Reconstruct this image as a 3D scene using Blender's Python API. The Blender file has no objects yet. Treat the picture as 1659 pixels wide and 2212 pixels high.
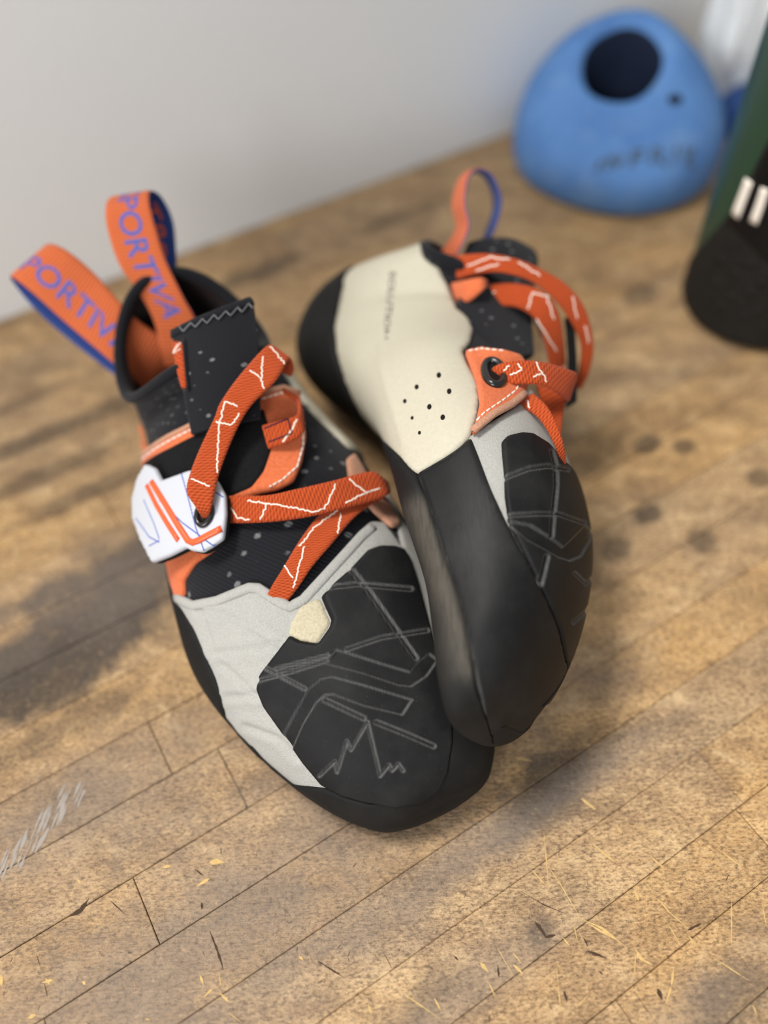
import bpy, bmesh, math, random
import numpy as np
from mathutils import Vector, Matrix
from mathutils.bvhtree import BVHTree
from mathutils.geometry import delaunay_2d_cdt

# ------------------------------------------------------------------ camera
SC = bpy.context.scene
F_PX, NAD, HCAM = 1750.0, (68.0, 1331.0), 300.0          # focal length (px), nadir offset (px), height (mm)
PP = np.array([829.5, 1106.0])
_n = np.array([NAD[0], NAD[1], F_PX]); _n /= np.linalg.norm(_n)
_up = -_n
_Y = np.array([0, 0, 1.0]) - _up * _up[2]; _Y /= np.linalg.norm(_Y)
_X = np.cross(_Y, _up)
RC = np.stack([_X, _Y, _up])                              # world = RC @ cam (x right, y down, z forward)
CAM = np.array([0, 0, HCAM])
cam_d = bpy.data.cameras.new('camera'); cam_o = bpy.data.objects.new('camera', cam_d)
SC.collection.objects.link(cam_o); SC.camera = cam_o
cam_d.sensor_fit = 'VERTICAL'; cam_d.sensor_height = 36.0; cam_d.lens = 36.0 * F_PX / 2212.0
cam_d.clip_start = 0.01; cam_d.clip_end = 50
Rb = RC @ np.diag([1, -1, -1.0])
M = Matrix.Identity(4)
for i in range(3):
    for j in range(3): M[i][j] = Rb[i, j]
    M[i][3] = CAM[i] / 1000
cam_o.matrix_world = M
cam_d.dof.use_dof = True
cam_d.dof.focus_distance = 0.274
cam_d.dof.aperture_fstop = 2.7

# ------------------------------------------------------------------ light
SC.view_settings.view_transform = 'Standard'; SC.view_settings.look = 'None'
SC.view_settings.gamma = 1.0; SC.view_settings.exposure = 0.2
SC.view_settings.use_curve_mapping = False
W = bpy.data.worlds.new('room_light'); SC.world = W; W.use_nodes = True
W.node_tree.nodes['Background'].inputs[0].default_value = (0.97, 0.985, 1.0, 1)
W.node_tree.nodes['Background'].inputs[1].default_value = 0.36
def area(name, loc, target, size, power, col):
    d = bpy.data.lights.new(name, 'AREA'); d.energy = power; d.color = col; d.shape = 'RECTANGLE'
    d.size, d.size_y = size
    o = bpy.data.objects.new(name, d); SC.collection.objects.link(o); o.location = loc
    o.rotation_euler = (Vector(target) - Vector(loc)).to_track_quat('-Z', 'Y').to_euler()
    return o
area('ceiling_panel_light', (-0.6, 0.35, 1.6), (0, 0.2, 0), (0.6, 0.4), 34, (1.0, 0.96, 0.91))
area('wall_fill_light', (-1.0, -1.6, 0.95), (-0.1, 0.5, 0.1), (1.1, 0.9), 29, (0.97, 0.98, 1.0))  # added fill, no real window: low in front to brighten the wall

# ------------------------------------------------------------------ projection helpers (millimetres)
def ray(px, py): return RC @ np.array([(px - PP[0]) / F_PX, (py - PP[1]) / F_PX, 1.0])
def at(px, py, z): return CAM + ray(px, py) * z
def ground(px, py, h=0.0):
    d = ray(px, py); return CAM + d * ((h - HCAM) / d[2])
def project(P):
    c = (np.asarray(P) - CAM) @ RC
    return PP + F_PX * c[..., :2] / c[..., 2:3]

# ------------------------------------------------------------------ mesh helpers
COL = SC.collection
def srgb(r, g, b):
    f = lambda c: (c / 255 / 12.92) if c <= 10 else ((c / 255 + 0.055) / 1.055) ** 2.4
    return (f(r), f(g), f(b), 1)
def mesh_obj(name, V, Fs, mat, parent=None, smooth=True, uv=None, attr=None):
    me = bpy.data.meshes.new(name)
    me.from_pydata([tuple(v) for v in np.asarray(V, float) * 0.001], [], [tuple(int(i) for i in f) for f in Fs])
    me.materials.append(mat)
    if smooth: me.polygons.foreach_set('use_smooth', [True] * len(me.polygons))
    if uv is not None:
        l = me.uv_layers.new(name='UVMap'); uv = np.asarray(uv, float)
        idx = np.zeros(len(me.loops), int); me.loops.foreach_get('vertex_index', idx)
        l.data.foreach_set('uv', uv[idx].ravel())
    if attr is not None:
        a = me.attributes.new('wear', 'FLOAT', 'POINT'); a.data.foreach_set('value', np.asarray(attr, float))
    me.update()
    o = bpy.data.objects.new(name, me); COL.objects.link(o)
    if parent is not None:
        o.parent = parent
        if parent.type == 'EMPTY': o.matrix_parent_inverse = Matrix.Translation(parent.location).inverted()
    return o
def empty(name, loc, label, cat, group=None):
    o = bpy.data.objects.new(name, None); COL.objects.link(o); o.location = [c * 0.001 for c in loc]
    o.empty_display_size = 0.02
    o['label'] = label; o['category'] = cat
    if group: o['group'] = group
    return o
def cr_weights(t):
    return np.stack([-0.5*t**3 + t**2 - 0.5*t, 1.5*t**3 - 2.5*t**2 + 1, -1.5*t**3 + 2*t**2 + 0.5*t, 0.5*t**3 - 0.5*t**2], -1)
def cr_axis(n, x, per):
    x = np.asarray(x, float)
    if per:
        i = np.floor(x).astype(int); t = x - i
        idx = np.stack([(i + k) % n for k in (-1, 0, 1, 2)], -1)
    else:
        x = np.clip(x, 0, n - 1); i = np.minimum(np.floor(x).astype(int), n - 2); t = x - i
        idx = np.stack([np.clip(i + k, 0, n - 1) for k in (-1, 0, 1, 2)], -1)
    return idx, cr_weights(t)
def spline(P, n=None, per=False, x=None):
    P = np.asarray(P, float)
    if x is None:
        x = np.linspace(0, len(P) - (0 if per else 1), n, endpoint=not per)
    idx, w = cr_axis(len(P), x, per)
    return np.einsum('...k,...kd->...d', w, P[idx])

class Surf:
    """Bicubic surface through a grid of points (mm)."""
    def __init__(s, G, per, flip=False, nu=120, nv=120):
        s.G = np.asarray(G, float); s.per = per; s.sg = -1.0 if flip else 1.0
        s.nu, s.nv = s.G.shape[:2]; s.vmax = s.nv if per else s.nv - 1; s.umax = s.nu - 1
        s.Mu, s.Mv = nu, nv; s.bvh = None
    def ev(s, u, v):
        iu, wu = cr_axis(s.nu, u, False); iv, wv = cr_axis(s.nv, v, s.per)
        g = s.G[iu[..., :, None], iv[..., None, :]]
        return np.einsum('...k,...l,...kld->...d', wu, wv, g)
    def nrm(s, u, v, e=0.02):
        u = np.asarray(u, float); v = np.asarray(v, float)
        du = s.ev(np.minimum(u + e, s.umax), v) - s.ev(np.maximum(u - e, 0), v)
        lo, hi = (v - e, v + e) if s.per else (np.maximum(v - e, 0), np.minimum(v + e, s.vmax))
        dv = s.ev(u, hi) - s.ev(u, lo)
        n = np.cross(du, dv); return s.sg * n / (np.linalg.norm(n, axis=-1, keepdims=True) + 1e-12)
    def off(s, u, v, h):
        return s.ev(u, v) + s.nrm(u, v) * np.asarray(h, float)[..., None]
    def build(s):
        us = np.linspace(0, s.umax, s.Mu + 1); vs = np.linspace(0, s.vmax, s.Mv + 1)
        U, Vv = np.meshgrid(us, vs, indexing='ij')
        P = s.ev(U, Vv).reshape(-1, 3); s.UV = np.stack([U.ravel(), Vv.ravel()], -1)
        n = s.Mv + 1; T = []
        for i in range(s.Mu):
            for j in range(s.Mv):
                a = i * n + j; T += [(a, a + 1, a + n + 1), (a, a + n + 1, a + n)]
        s.T = T; s.P = P
        s.bvh = BVHTree.FromPolygons([Vector(p) for p in P], T, all_triangles=True)
    def hit(s, px, py):
        if s.bvh is None: s.build()
        d = ray(px, py); loc, n, i, dist = s.bvh.ray_cast(Vector(CAM), Vector(d))
        if loc is None: return None
        a, b, c = (s.P[k] for k in s.T[i]); p = np.array(loc)
        m = np.stack([b - a, c - a], 1); q = np.linalg.lstsq(m, p - a, rcond=None)[0]
        ua, ub, uc = (s.UV[k] for k in s.T[i])
        return ua + (ub - ua) * q[0] + (uc - ua) * q[1]
    def uvs(s, pts):
        """pixel points ('p' pairs) or ('u', u, v) -> parameter points; a miss falls back to the nearest pixel that hits."""
        out = []
        for p in pts:
            if p[0] == 'u': out.append(np.array(p[1:], float)); continue
            h = s.hit(*p)
            if h is None:
                if s.bvh is None: s.build()
                q = project(s.P); k = np.argmin(((q - np.array(p)) ** 2).sum(1)); h = s.UV[k]
            out.append(np.array(h))
        out = np.array(out)
        if s.per:
            for i in range(1, len(out)):
                while out[i, 1] - out[i-1, 1] > s.vmax / 2: out[i, 1] -= s.vmax
                while out[i, 1] - out[i-1, 1] < -s.vmax / 2: out[i, 1] += s.vmax
        return out
    def mesh(s, name, mat, parent, nu, nv, uvscale=None, u0=0, u1=None, h=0.0, cap0=False, capn=False):
        us = np.linspace(u0, s.umax if u1 is None else u1, nu); vs = np.linspace(0, s.vmax, nv, endpoint=not s.per)
        U, Vv = np.meshgrid(us, vs, indexing='ij')
        P = s.off(U, Vv, np.full(U.shape, h)) if h else s.ev(U, Vv)
        P = P.reshape(-1, 3); Fs = []
        m = nv if s.per else nv - 1
        for i in range(nu - 1):
            for j in range(m):
                a, b = i * nv + j, i * nv + (j + 1) % nv
                q = (a, b, b + nv, a + nv); Fs.append(q if s.sg < 0 else q[::-1])
        if cap0: Fs.append(tuple(range(nv)) if s.sg > 0 else tuple(range(nv))[::-1])
        if capn: Fs.append(tuple((nu - 1) * nv + k for k in range(nv)))
        sc = s.scale()
        return mesh_obj(name, P, Fs, mat, parent, uv=np.stack([U.ravel() * sc[0], Vv.ravel() * sc[1]], -1))
    def scale(s):
        g = s.G
        su = np.linalg.norm(np.diff(g, axis=0), axis=-1).mean()
        gg = np.concatenate([g, g[:, :1]], 1) if s.per else g
        return np.array([su, np.linalg.norm(np.diff(gg, axis=1), axis=-1).mean()])

def densify(P, step, closed=True):
    P = np.asarray(P, float); Q = np.concatenate([P, P[:1]]) if closed else P
    out = []
    for a, b in zip(Q[:-1], Q[1:]):
        n = max(1, int(math.ceil(np.linalg.norm(b - a) / step)))
        out += [a + (b - a) * k / n for k in range(n)]
    if not closed: out.append(Q[-1])
    return np.array(out)
def smooth_closed(P, sub=4):
    """Round a closed outline gently with a Catmull-Rom through its points."""
    return spline(P, len(P) * sub, per=True)
def inside(pts, poly):
    x, y = pts[:, 0], pts[:, 1]; r = np.zeros(len(pts), bool)
    a = poly; b = np.roll(poly, -1, 0)
    for (x0, y0), (x1, y1) in zip(a, b):
        c = (y0 > y) != (y1 > y)
        if not c.any(): continue
        r[c] ^= x[c] < (x1 - x0) * (y[c] - y0) / (y1 - y0) + x0
    return r
def seg_dist(pts, poly, closed=False):
    poly = np.asarray(poly, float); d = np.full(len(pts), 1e9)
    a = poly if closed else poly[:-1]; b = np.roll(poly, -1, 0) if closed else poly[1:]
    for p, q in zip(a, b):
        e = q - p; L = e @ e + 1e-12
        t = np.clip(((pts - p) @ e) / L, 0, 1)
        d = np.minimum(d, np.linalg.norm(pts - p - t[:, None] * e, axis=1))
    return d

def panel(name, surf, outline, mat, parent, th=1.5, step=1.2, rnd=1.0, lift=0.0, sm=True, disp=None, kind=None, label=None, pxstep=14):
    """A sheet of thickness th lying on surf inside an outline (pixels / ('u',u,v)), with rounded edges and real walls."""
    pts = []
    for k, p in enumerate(outline):                       # densify pixel runs so that edges follow the surface
        q = outline[(k + 1) % len(outline)]
        pts.append(p)
        if p[0] != 'u' and q[0] != 'u':
            n = int(np.hypot(q[0] - p[0], q[1] - p[1]) // pxstep)
            pts += [(p[0] + (q[0] - p[0]) * i / (n + 1), p[1] + (q[1] - p[1]) * i / (n + 1)) for i in range(1, n + 1)]
    uv = surf.uvs(pts)
    if sm: uv = spline(uv, len(uv) * 2, per=True) if False else uv
    um, vm = np.clip(uv[:, 0], 0, surf.umax).mean(), uv[:, 1].mean()
    e = 0.05                                              # local metric around the panel
    uu = np.clip(uv[:, 0], e, surf.umax - e)
    su = np.median(np.linalg.norm(surf.ev(uu + e, uv[:, 1]) - surf.ev(uu - e, uv[:, 1]), axis=1)) / (2 * e)
    sv = np.median(np.linalg.norm(surf.ev(uu, uv[:, 1] + e) - surf.ev(uu, uv[:, 1] - e), axis=1)) / (2 * e)
    S = np.array([su, sv]); Q = densify(uv * S, step)
    if sm:
        for _ in range(2): Q = 0.25 * np.roll(Q, 1, 0) + 0.5 * Q + 0.25 * np.roll(Q, -1, 0)
    lo, hi = Q.min(0), Q.max(0)
    gx, gy = np.meshgrid(np.arange(lo[0], hi[0], step), np.arange(lo[1], hi[1], step * 0.87), indexing='ij')
    gx = gx + (np.arange(gx.shape[1]) % 2)[None, :] * step / 2
    g = np.stack([gx.ravel(), gy.ravel()], -1)
    g = g[inside(g, Q)]
    if len(g): g = g[seg_dist(g, Q, True) > step * 0.45]
    n0 = len(Q); allp = np.concatenate([Q, g]) if len(g) else Q
    vs, es, fs, ov, oe, of = delaunay_2d_cdt([Vector(p) for p in allp], [], [list(range(n0))], 1, 1e-5)
    Vp = np.array([(p.x, p.y) for p in vs])
    d = seg_dist(Vp, Q, True)
    h = th * np.sqrt(np.clip(1 - (1 - np.clip(d / rnd, 0, 1)) ** 2, 0, 1) * 0.75 + 0.25)
    uvq = Vp / S; P = surf.ev(uvq[:, 0], uvq[:, 1]); nr = surf.nrm(uvq[:, 0], uvq[:, 1])
    wear = None
    if disp is not None:
        dh, wear = disp(project(P), d); h = h + dh
    top = P + nr * (h + lift)[:, None]
    cnt = {}
    for f in fs:
        for a, b in zip(f, f[1:] + f[:1]):
            cnt[(a, b)] = 1
    bd = [(a, b) for a, b in cnt if (b, a) not in cnt]
    bv = sorted({a for e_ in bd for a in e_}); mp = {a: len(Vp) + i for i, a in enumerate(bv)}
    low = P[bv] + nr[bv] * (lift - 0.35)
    # orientation: face normals must agree with nr
    f0 = fs[len(fs) // 2]; a, b, c = (top[i] for i in f0[:3])
    fl = np.dot(np.cross(b - a, c - a), nr[f0[0]]) < 0
    Fs = [tuple(f[::-1]) if fl else tuple(f) for f in fs]
    Fs += [((b, a, mp[a], mp[b]) if not fl else (a, b, mp[b], mp[a])) for a, b in bd]
    o = mesh_obj(name, np.concatenate([top, low]), Fs, mat, parent, uv=np.concatenate([Vp, Vp[bv]]),
                 attr=None if wear is None else np.concatenate([wear, wear[bv]]))
    if kind: o['kind'] = kind
    if label: o['label'] = label
    return o

def ribbon(name, surf, pts, width, mat, parent, th=0.3, lift=0.0, n=None, label=None, closed=False, join=None):
    """A narrow raised band along a line on surf (pixels / ('u',u,v)); width in mm."""
    dense = []
    for p, q in zip(pts[:-1], pts[1:]):
        if p[0] == 'u' or q[0] == 'u': dense.append(p); continue
        k = max(1, int(np.hypot(q[0] - p[0], q[1] - p[1]) // 10))
        dense += [(p[0] + (q[0] - p[0]) * i / k, p[1] + (q[1] - p[1]) * i / k) for i in range(k)]
    dense.append(pts[-1])
    uv = surf.uvs(dense)
    P = surf.ev(uv[:, 0], uv[:, 1]); nr = surf.nrm(uv[:, 0], uv[:, 1])
    t = np.gradient(P, axis=0) if len(P) > 1 else P
    sd = np.cross(t, nr); sd /= np.linalg.norm(sd, axis=1, keepdims=True) + 1e-9
    prof = [(-0.5, -0.3), (-0.5, th * 0.5), (-0.25, th), (0.25, th), (0.5, th * 0.5), (0.5, -0.3)]
    V = np.concatenate([P + sd * (a * width) + nr * (b + lift) for a, b in prof]); k = len(P); m = len(prof); Fs = []
    for i in range(k - 1):
        for j in range(m - 1):
            Fs.append((j * k + i, j * k + i + 1, (j + 1) * k + i + 1, (j + 1) * k + i))
    Fs.append(tuple(j * k for j in range(m))); Fs.append(tuple(j * k + k - 1 for j in range(m))[::-1])
    if join is not None:
        o = sum(len(v) for v in join[0]); join[0].append(V); join[1].extend(tuple(i + o for i in f) for f in Fs); return None
    o = mesh_obj(name, V, Fs, mat, parent)
    if label: o['label'] = label
    return o
def joined(name, join, mat, parent):
    return mesh_obj(name, np.concatenate(join[0]), join[1], mat, parent)

class Strap:
    """Webbing or cloth: a sheet through a grid of points; stations are (edge A, edge B) in millimetres."""
    def __init__(s, st=None, nm=5, G=None, face=None):
        if G is None:
            G = []
            for q in st:
                A, B = np.array(q[0], float), np.array(q[1], float)
                G.append([A + (B - A) * k / (nm - 1) for k in range(nm)])
        s.G = np.array(G, float); s.s = Surf(s.G, False, nu=max(60, 10 * len(G)), nv=10)
        u = s.s.umax * (0.5 if face is None else face); v = s.s.vmax / 2
        p = s.s.ev(np.array([u]), np.array([v]))[0]; n = s.s.nrm(np.array([u]), np.array([v]))[0]
        if n @ (CAM - p) < 0: s.s.sg = -1.0               # the good side looks at the camera at this station
    def mesh(s, name, mat, parent, th=1.3, nu=None, nv=9, label=None, back=None):
        sf = s.s; nu = nu or max(40, 12 * sf.nu)
        us = np.linspace(0, sf.umax, nu); vs = np.linspace(0, sf.vmax, nv)
        U, Vv = np.meshgrid(us, vs, indexing='ij')
        P = sf.ev(U, Vv); N = sf.nrm(U, Vv)
        prof = th * 0.5 * np.where((np.arange(nv) == 0) | (np.arange(nv) == nv - 1), 0.45, 1.0)
        Tp = (P + N * prof[None, :, None]).reshape(-1, 3); Bt = (P - N * prof[None, :, None]).reshape(-1, 3)
        k = nu * nv; F1, F2 = [], []
        for i in range(nu - 1):
            for j in range(nv - 1):
                a = i * nv + j; q = (a, a + nv, a + nv + 1, a + 1)
                q = q if sf.sg > 0 else q[::-1]
                F1.append(q); F2.append(tuple(x + k for x in q[::-1]))
            for j in (0, nv - 1):
                a = i * nv + j; q = (a, a + k, a + nv + k, a + nv)
                F2.append(q if (j == 0) == (sf.sg > 0) else q[::-1])
        for i in (0, nu - 1):
            for j in range(nv - 1):
                a = i * nv + j; F2.append((a, a + 1, a + 1 + k, a + k))
        L = np.concatenate([[0], np.cumsum(np.linalg.norm(np.diff(P[:, nv // 2], axis=0), axis=1))])
        wd = np.linalg.norm(np.diff(P, axis=1), axis=-1).sum(1).mean()
        uv = np.stack([np.repeat(L, nv), np.tile(np.linspace(0, wd, nv), nu)], -1)
        o = mesh_obj(name, np.concatenate([Tp, Bt]), F1 + F2, mat, parent, uv=np.concatenate([uv, uv]))
        if back is not None:
            o.data.materials.append(back)
            o.data.polygons.foreach_set('material_index', [0] * len(F1) + [1] * len(F2))
        if label: o['label'] = label
        s.L, s.wd, s.us = L, wd, us
        return o
def band(stations):
    """(ax, ay, bx, by, depth[, depth of the second edge]) seen from the photographer's place -> world edges."""
    return [(at(q[0], q[1], q[4]), at(q[2], q[3], q[5] if len(q) > 5 else q[4])) for q in stations]
def grid(rows): return [[at(*p) for p in r] for r in rows]
def tube(name, P, r, mat, parent, closed=False, seg=10, label=None, join=None):
    P = np.asarray(P, float); n = len(P)
    t = (np.roll(P, -1, 0) - np.roll(P, 1, 0)) if closed else np.gradient(P, axis=0)
    t /= np.linalg.norm(t, axis=1, keepdims=True) + 1e-9
    ref = np.array([0, 0, 1.0]); a = np.cross(t, ref)
    bad = np.linalg.norm(a, axis=1) < 0.1; a[bad] = np.cross(t[bad], np.array([1.0, 0, 0]))
    a /= np.linalg.norm(a, axis=1, keepdims=True); b = np.cross(t, a)
    rr = np.broadcast_to(np.asarray(r, float), (n,))
    th = np.arange(seg) / seg * 2 * np.pi
    V = (P[:, None] + rr[:, None, None] * (a[:, None] * np.cos(th)[None, :, None] + b[:, None] * np.sin(th)[None, :, None])).reshape(-1, 3)
    Fs = []
    for i in range(n if closed else n - 1):
        for j in range(seg):
            i2 = (i + 1) % n; j2 = (j + 1) % seg
            Fs.append((i * seg + j, i2 * seg + j, i2 * seg + j2, i * seg + j2))
    if not closed: Fs += [tuple(range(seg))[::-1][::-1], tuple((n - 1) * seg + j for j in range(seg))[::-1]]
    if join is not None:
        o = sum(len(v) for v in join[0]); join[0].append(V); join[1].extend(tuple(i + o for i in f) for f in Fs); return None
    o = mesh_obj(name, V, Fs, mat, parent)
    if label: o['label'] = label
    return o
def text_on(name, text, strap, s0, t0, size, mat, parent, stretch=1.0, lift=0.75, flip=1):
    """Flat lettering laid along a strap: s0/t0 in mm on the strap, size = letter height in mm."""
    cu = bpy.data.curves.new('lettering', 'FONT'); cu.body = text; cu.size = 1.0; cu.offset = 0.012; cu.resolution_u = 3
    ob = bpy.data.objects.new('lettering', cu); COL.objects.link(ob)
    bpy.context.view_layer.update()
    me = ob.evaluated_get(bpy.context.evaluated_depsgraph_get()).to_mesh()
    bm = bmesh.new(); bm.from_mesh(me); bmesh.ops.triangulate(bm, faces=bm.faces)
    for _ in range(2):
        bmesh.ops.subdivide_edges(bm, edges=[e for e in bm.edges if e.calc_length() > 0.22], cuts=1)
        bmesh.ops.triangulate(bm, faces=bm.faces)
    V = np.array([v.co[:2] for v in bm.verts]); Fs = [[v.index for v in f.verts] for f in bm.faces]
    bm.free(); bpy.data.objects.remove(ob); bpy.data.curves.remove(cu)
    V = V / 0.73 * size; V[:, 0] *= stretch
    S = np.interp(s0 + V[:, 0], strap.L, strap.us); Tt = np.clip((t0 + flip * V[:, 1]) / strap.wd, 0, 1) * strap.s.vmax
    P = strap.s.off(S, Tt, np.full(len(S), lift))
    f0 = Fs[0]; nn = np.cross(P[f0[1]] - P[f0[0]], P[f0[2]] - P[f0[0]])
    if nn @ strap.s.nrm(S[:1], Tt[:1])[0] < 0: Fs = [f[::-1] for f in Fs]
    return mesh_obj(name, P, Fs, mat, parent, smooth=False)
def grooves(lines=(), bands=(), depth=0.8, base=None):
    """Engraving given as lines (points, width) and recessed bands (polygon), measured where the photo shows them."""
    def f(q, d):
        h = np.zeros(len(q)); w = np.zeros(len(q))
        for pts, wd in lines:
            e = seg_dist(q, pts); k = np.clip((wd / 2 + 1.8 - e) / 3.0, 0, 1); h = np.minimum(h, -depth * k * k * (3 - 2 * k))
            w = np.maximum(w, np.clip(1 - np.abs(e - wd / 2 - 0.5) / 3.2, 0, 1) * 0.5)
        for poly in bands:
            poly = np.array(poly, float); e = seg_dist(q, poly, True); ins = inside(q, poly)
            sd = np.where(ins, -e, e); k = np.clip((2.0 - sd) / 4.0, 0, 1); h = np.minimum(h, -depth * k * k * (3 - 2 * k))
            w = np.maximum(w, np.clip(1 - e / 3.2, 0, 1) * 0.45)
        if base is not None:
            bh, bw = base(q, d); h = h + bh; w = np.maximum(w, bw)
        return h, w
    return f
# ------------------------------------------------------------------ materials
class NT:
    def __init__(s, name):
        s.m = bpy.data.materials.new(name); s.m.use_nodes = True; s.t = s.m.node_tree; s.n = s.t.nodes; s.b = s.n['Principled BSDF']
    def add(s, kind, **kw):
        x = s.n.new('ShaderNode' + kind)
        for k, v in kw.items():
            if k.startswith('_'): setattr(x, k[1:], v)
            else: x.inputs[k.replace('__', ' ')].default_value = v
        return x
    def link(s, a, b): s.t.links.new(a, b)
    def ramp(s, src, stops):
        r = s.n.new('ShaderNodeValToRGB'); e = r.color_ramp.elements
        while len(e) > 1: e.remove(e[-1])
        for i, (p, c) in enumerate(stops):
            c = c if len(c) == 4 else tuple(c) + (1,)
            x = e[0] if i == 0 else e.new(p); x.position = p; x.color = c
        s.link(src, r.inputs[0]); return r.outputs[0]
    def mix(s, fac, a, b, mode='MIX'):
        m = s.n.new('ShaderNodeMix'); m.data_type = 'RGBA'; m.blend_type = mode
        for sock, v in ((m.inputs[0], fac), (m.inputs[6], a), (m.inputs[7], b)):
            if hasattr(v, 'is_linked') or hasattr(v, 'links'): s.link(v, sock)
            else: sock.default_value = v
        return m.outputs[2]
    def math(s, op, a, b=0.0, clamp=False):
        m = s.n.new('ShaderNodeMath'); m.operation = op; m.use_clamp = clamp
        for i, v in enumerate((a, b)):
            if hasattr(v, 'links'): s.link(v, m.inputs[i])
            else: m.inputs[i].default_value = v
        return m.outputs[0]
    def coord(s, kind='Object', scale=(1, 1, 1), rot=(0, 0, 0), loc=(0, 0, 0)):
        c = s.n.new('ShaderNodeTexCoord'); m = s.n.new('ShaderNodeMapping')
        m.inputs['Scale'].default_value = scale; m.inputs['Rotation'].default_value = rot; m.inputs['Location'].default_value = loc
        s.link(c.outputs[kind], m.inputs[0]); return m.outputs[0]
    def noise(s, vec, scale, detail=3, rough=0.55, dist=0.0):
        x = s.add('TexNoise', Scale=scale, Detail=detail, Roughness=rough, Distortion=dist); s.link(vec, x.inputs['Vector']); return x.outputs[0]
    def bump(s, h, strength=0.3, dist=0.001, chain=None):
        x = s.add('Bump', Strength=strength, Distance=dist); s.link(h, x.inputs['Height'])
        if chain is not None: s.link(chain, x.inputs['Normal'])
        s.link(x.outputs[0], s.b.inputs['Normal']); return x.outputs[0]
    def set(s, color=None, rough=None, spec=None, metal=None, sheen=None):
        if color is not None:
            if hasattr(color, 'links'): s.link(color, s.b.inputs['Base Color'])
            else: s.b.inputs['Base Color'].default_value = color
        if rough is not None:
            if hasattr(rough, 'links'): s.link(rough, s.b.inputs['Roughness'])
            else: s.b.inputs['Roughness'].default_value = rough
        if spec is not None: s.b.inputs['Specular IOR Level'].default_value = spec
        if metal is not None: s.b.inputs['Metallic'].default_value = metal
        if sheen is not None: s.b.inputs['Sheen Weight'].default_value = sheen
        return s.m

def m_suede(name, c0, c1, scale=900, bump=0.5, rough=0.95, sheen=0.15, patch=60):
    t = NT(name); v = t.coord()
    a = t.noise(v, scale, 4, 0.7); b = t.noise(v, patch, 3)
    col = t.mix(t.math('MULTIPLY', t.math('ADD', a, b), 0.5), c0, c1)
    col = t.mix(0.55, col, t.ramp(a, [(0.3, c0), (0.7, c1)]))
    t.set(col, rough, 0.15, sheen=sheen); t.bump(a, bump, 0.0006); return t.m
def m_rubber(name, c=srgb(19, 19, 20), dust=srgb(122, 122, 120), rough=0.5):
    t = NT(name); v = t.coord()
    a = t.noise(v, 45, 4, 0.6); f = t.noise(v, 1500, 3, 0.7); st = t.noise(t.coord(scale=(300, 40, 60)), 4, 3)
    w = t.add('Attribute', _attribute_name='wear')
    col = t.mix(t.math('MULTIPLY', t.ramp(a, [(0.45, (0, 0, 0)), (0.75, (1, 1, 1))]), 0.06), c, dust)
    col = t.mix(t.math('MULTIPLY', w.outputs['Fac'], t.ramp(st, [(0.3, (.6, .6, .6)), (0.6, (1, 1, 1))])), col, dust)
    vo = t.add('TexVoronoi', Scale=420.0); t.link(v, vo.inputs['Vector'])
    sp = t.ramp(vo.outputs['Distance'], [(0.05, (1, 1, 1)), (0.09, (0, 0, 0))])
    col = t.mix(t.math('MULTIPLY', sp, 0.12), col, dust)
    t.set(col, t.math('ADD', t.math('MULTIPLY', a, 0.2), rough), 0.2); t.bump(f, 0.12, 0.0004); return t.m
def m_web(name, c0, c1, rib=1.1, twill=True, bump=0.5):
    t = NT(name); v = t.coord('UV', scale=(1, 1, 1))
    w = t.add('TexWave', Scale=0.314 / rib, Distortion=0.4, Detail=1.0, Detail__Scale=2.0); w.wave_type = 'BANDS'; w.bands_direction = 'X'
    t.link(v, w.inputs['Vector'])
    w2 = t.add('TexWave', Scale=0.3, Distortion=0.8, Detail=1.0); w2.bands_direction = 'DIAGONAL' if twill else 'Y'; t.link(v, w2.inputs['Vector'])
    h = t.math('ADD', t.math('MULTIPLY', w.outputs['Fac'], 0.6), t.math('MULTIPLY', w2.outputs['Fac'], 0.4 if twill else 0.12))
    n = t.noise(v, 0.35, 3)
    col = t.mix(h, c0, c1); col = t.mix(t.math('MULTIPLY', n, 0.35), col, c0)
    t.set(col, 0.85, 0.15, sheen=0.1); t.bump(h, bump, 0.0006); return t.m
def m_plain(name, c, rough=0.5, spec=0.4, bump=0.0, scale=600, metal=0.0, var=0.0):
    t = NT(name); v = t.coord(); a = t.noise(v, scale, 3, 0.6)
    col = t.mix(t.math('MULTIPLY', a, var), c, tuple(x * 0.55 for x in c[:3]) + (1,)) if var else c
    t.set(col, rough, spec, metal)
    if bump: t.bump(a, bump, 0.0005)
    return t.m
def m_knit(name, dots=True):
    t = NT(name); v = t.coord('UV'); c = srgb(20, 21, 25)
    w = t.add('TexWave', Scale=0.5, Distortion=1.2, Detail=2.0); w.bands_direction = 'DIAGONAL'; t.link(v, w.inputs['Vector'])
    f = t.noise(v, 1.6, 3, 0.7)
    col = t.mix(t.math('MULTIPLY', w.outputs['Fac'], 0.5), c, srgb(34, 35, 41))
    if dots:
        vo = t.add('TexVoronoi', Scale=1.0, Randomness=0.45)
        t.link(t.coord('UV', scale=(0.25, 0.17, 1), rot=(0, 0, 0.5)), vo.inputs['Vector'])
        d = t.math('ADD', vo.outputs['Distance'], t.math('MULTIPLY', t.math('SUBTRACT', f, 0.5), 0.16))
        k = t.ramp(d, [(0.13, (1, 1, 1)), (0.2, (0, 0, 0))])
        col = t.mix(t.math('MULTIPLY', k, 0.75), col, srgb(128, 128, 128))
    t.set(col, 0.9, 0.2, sheen=0.08); t.bump(t.math('ADD', w.outputs['Fac'], f), 0.6, 0.0005); return t.m

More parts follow.
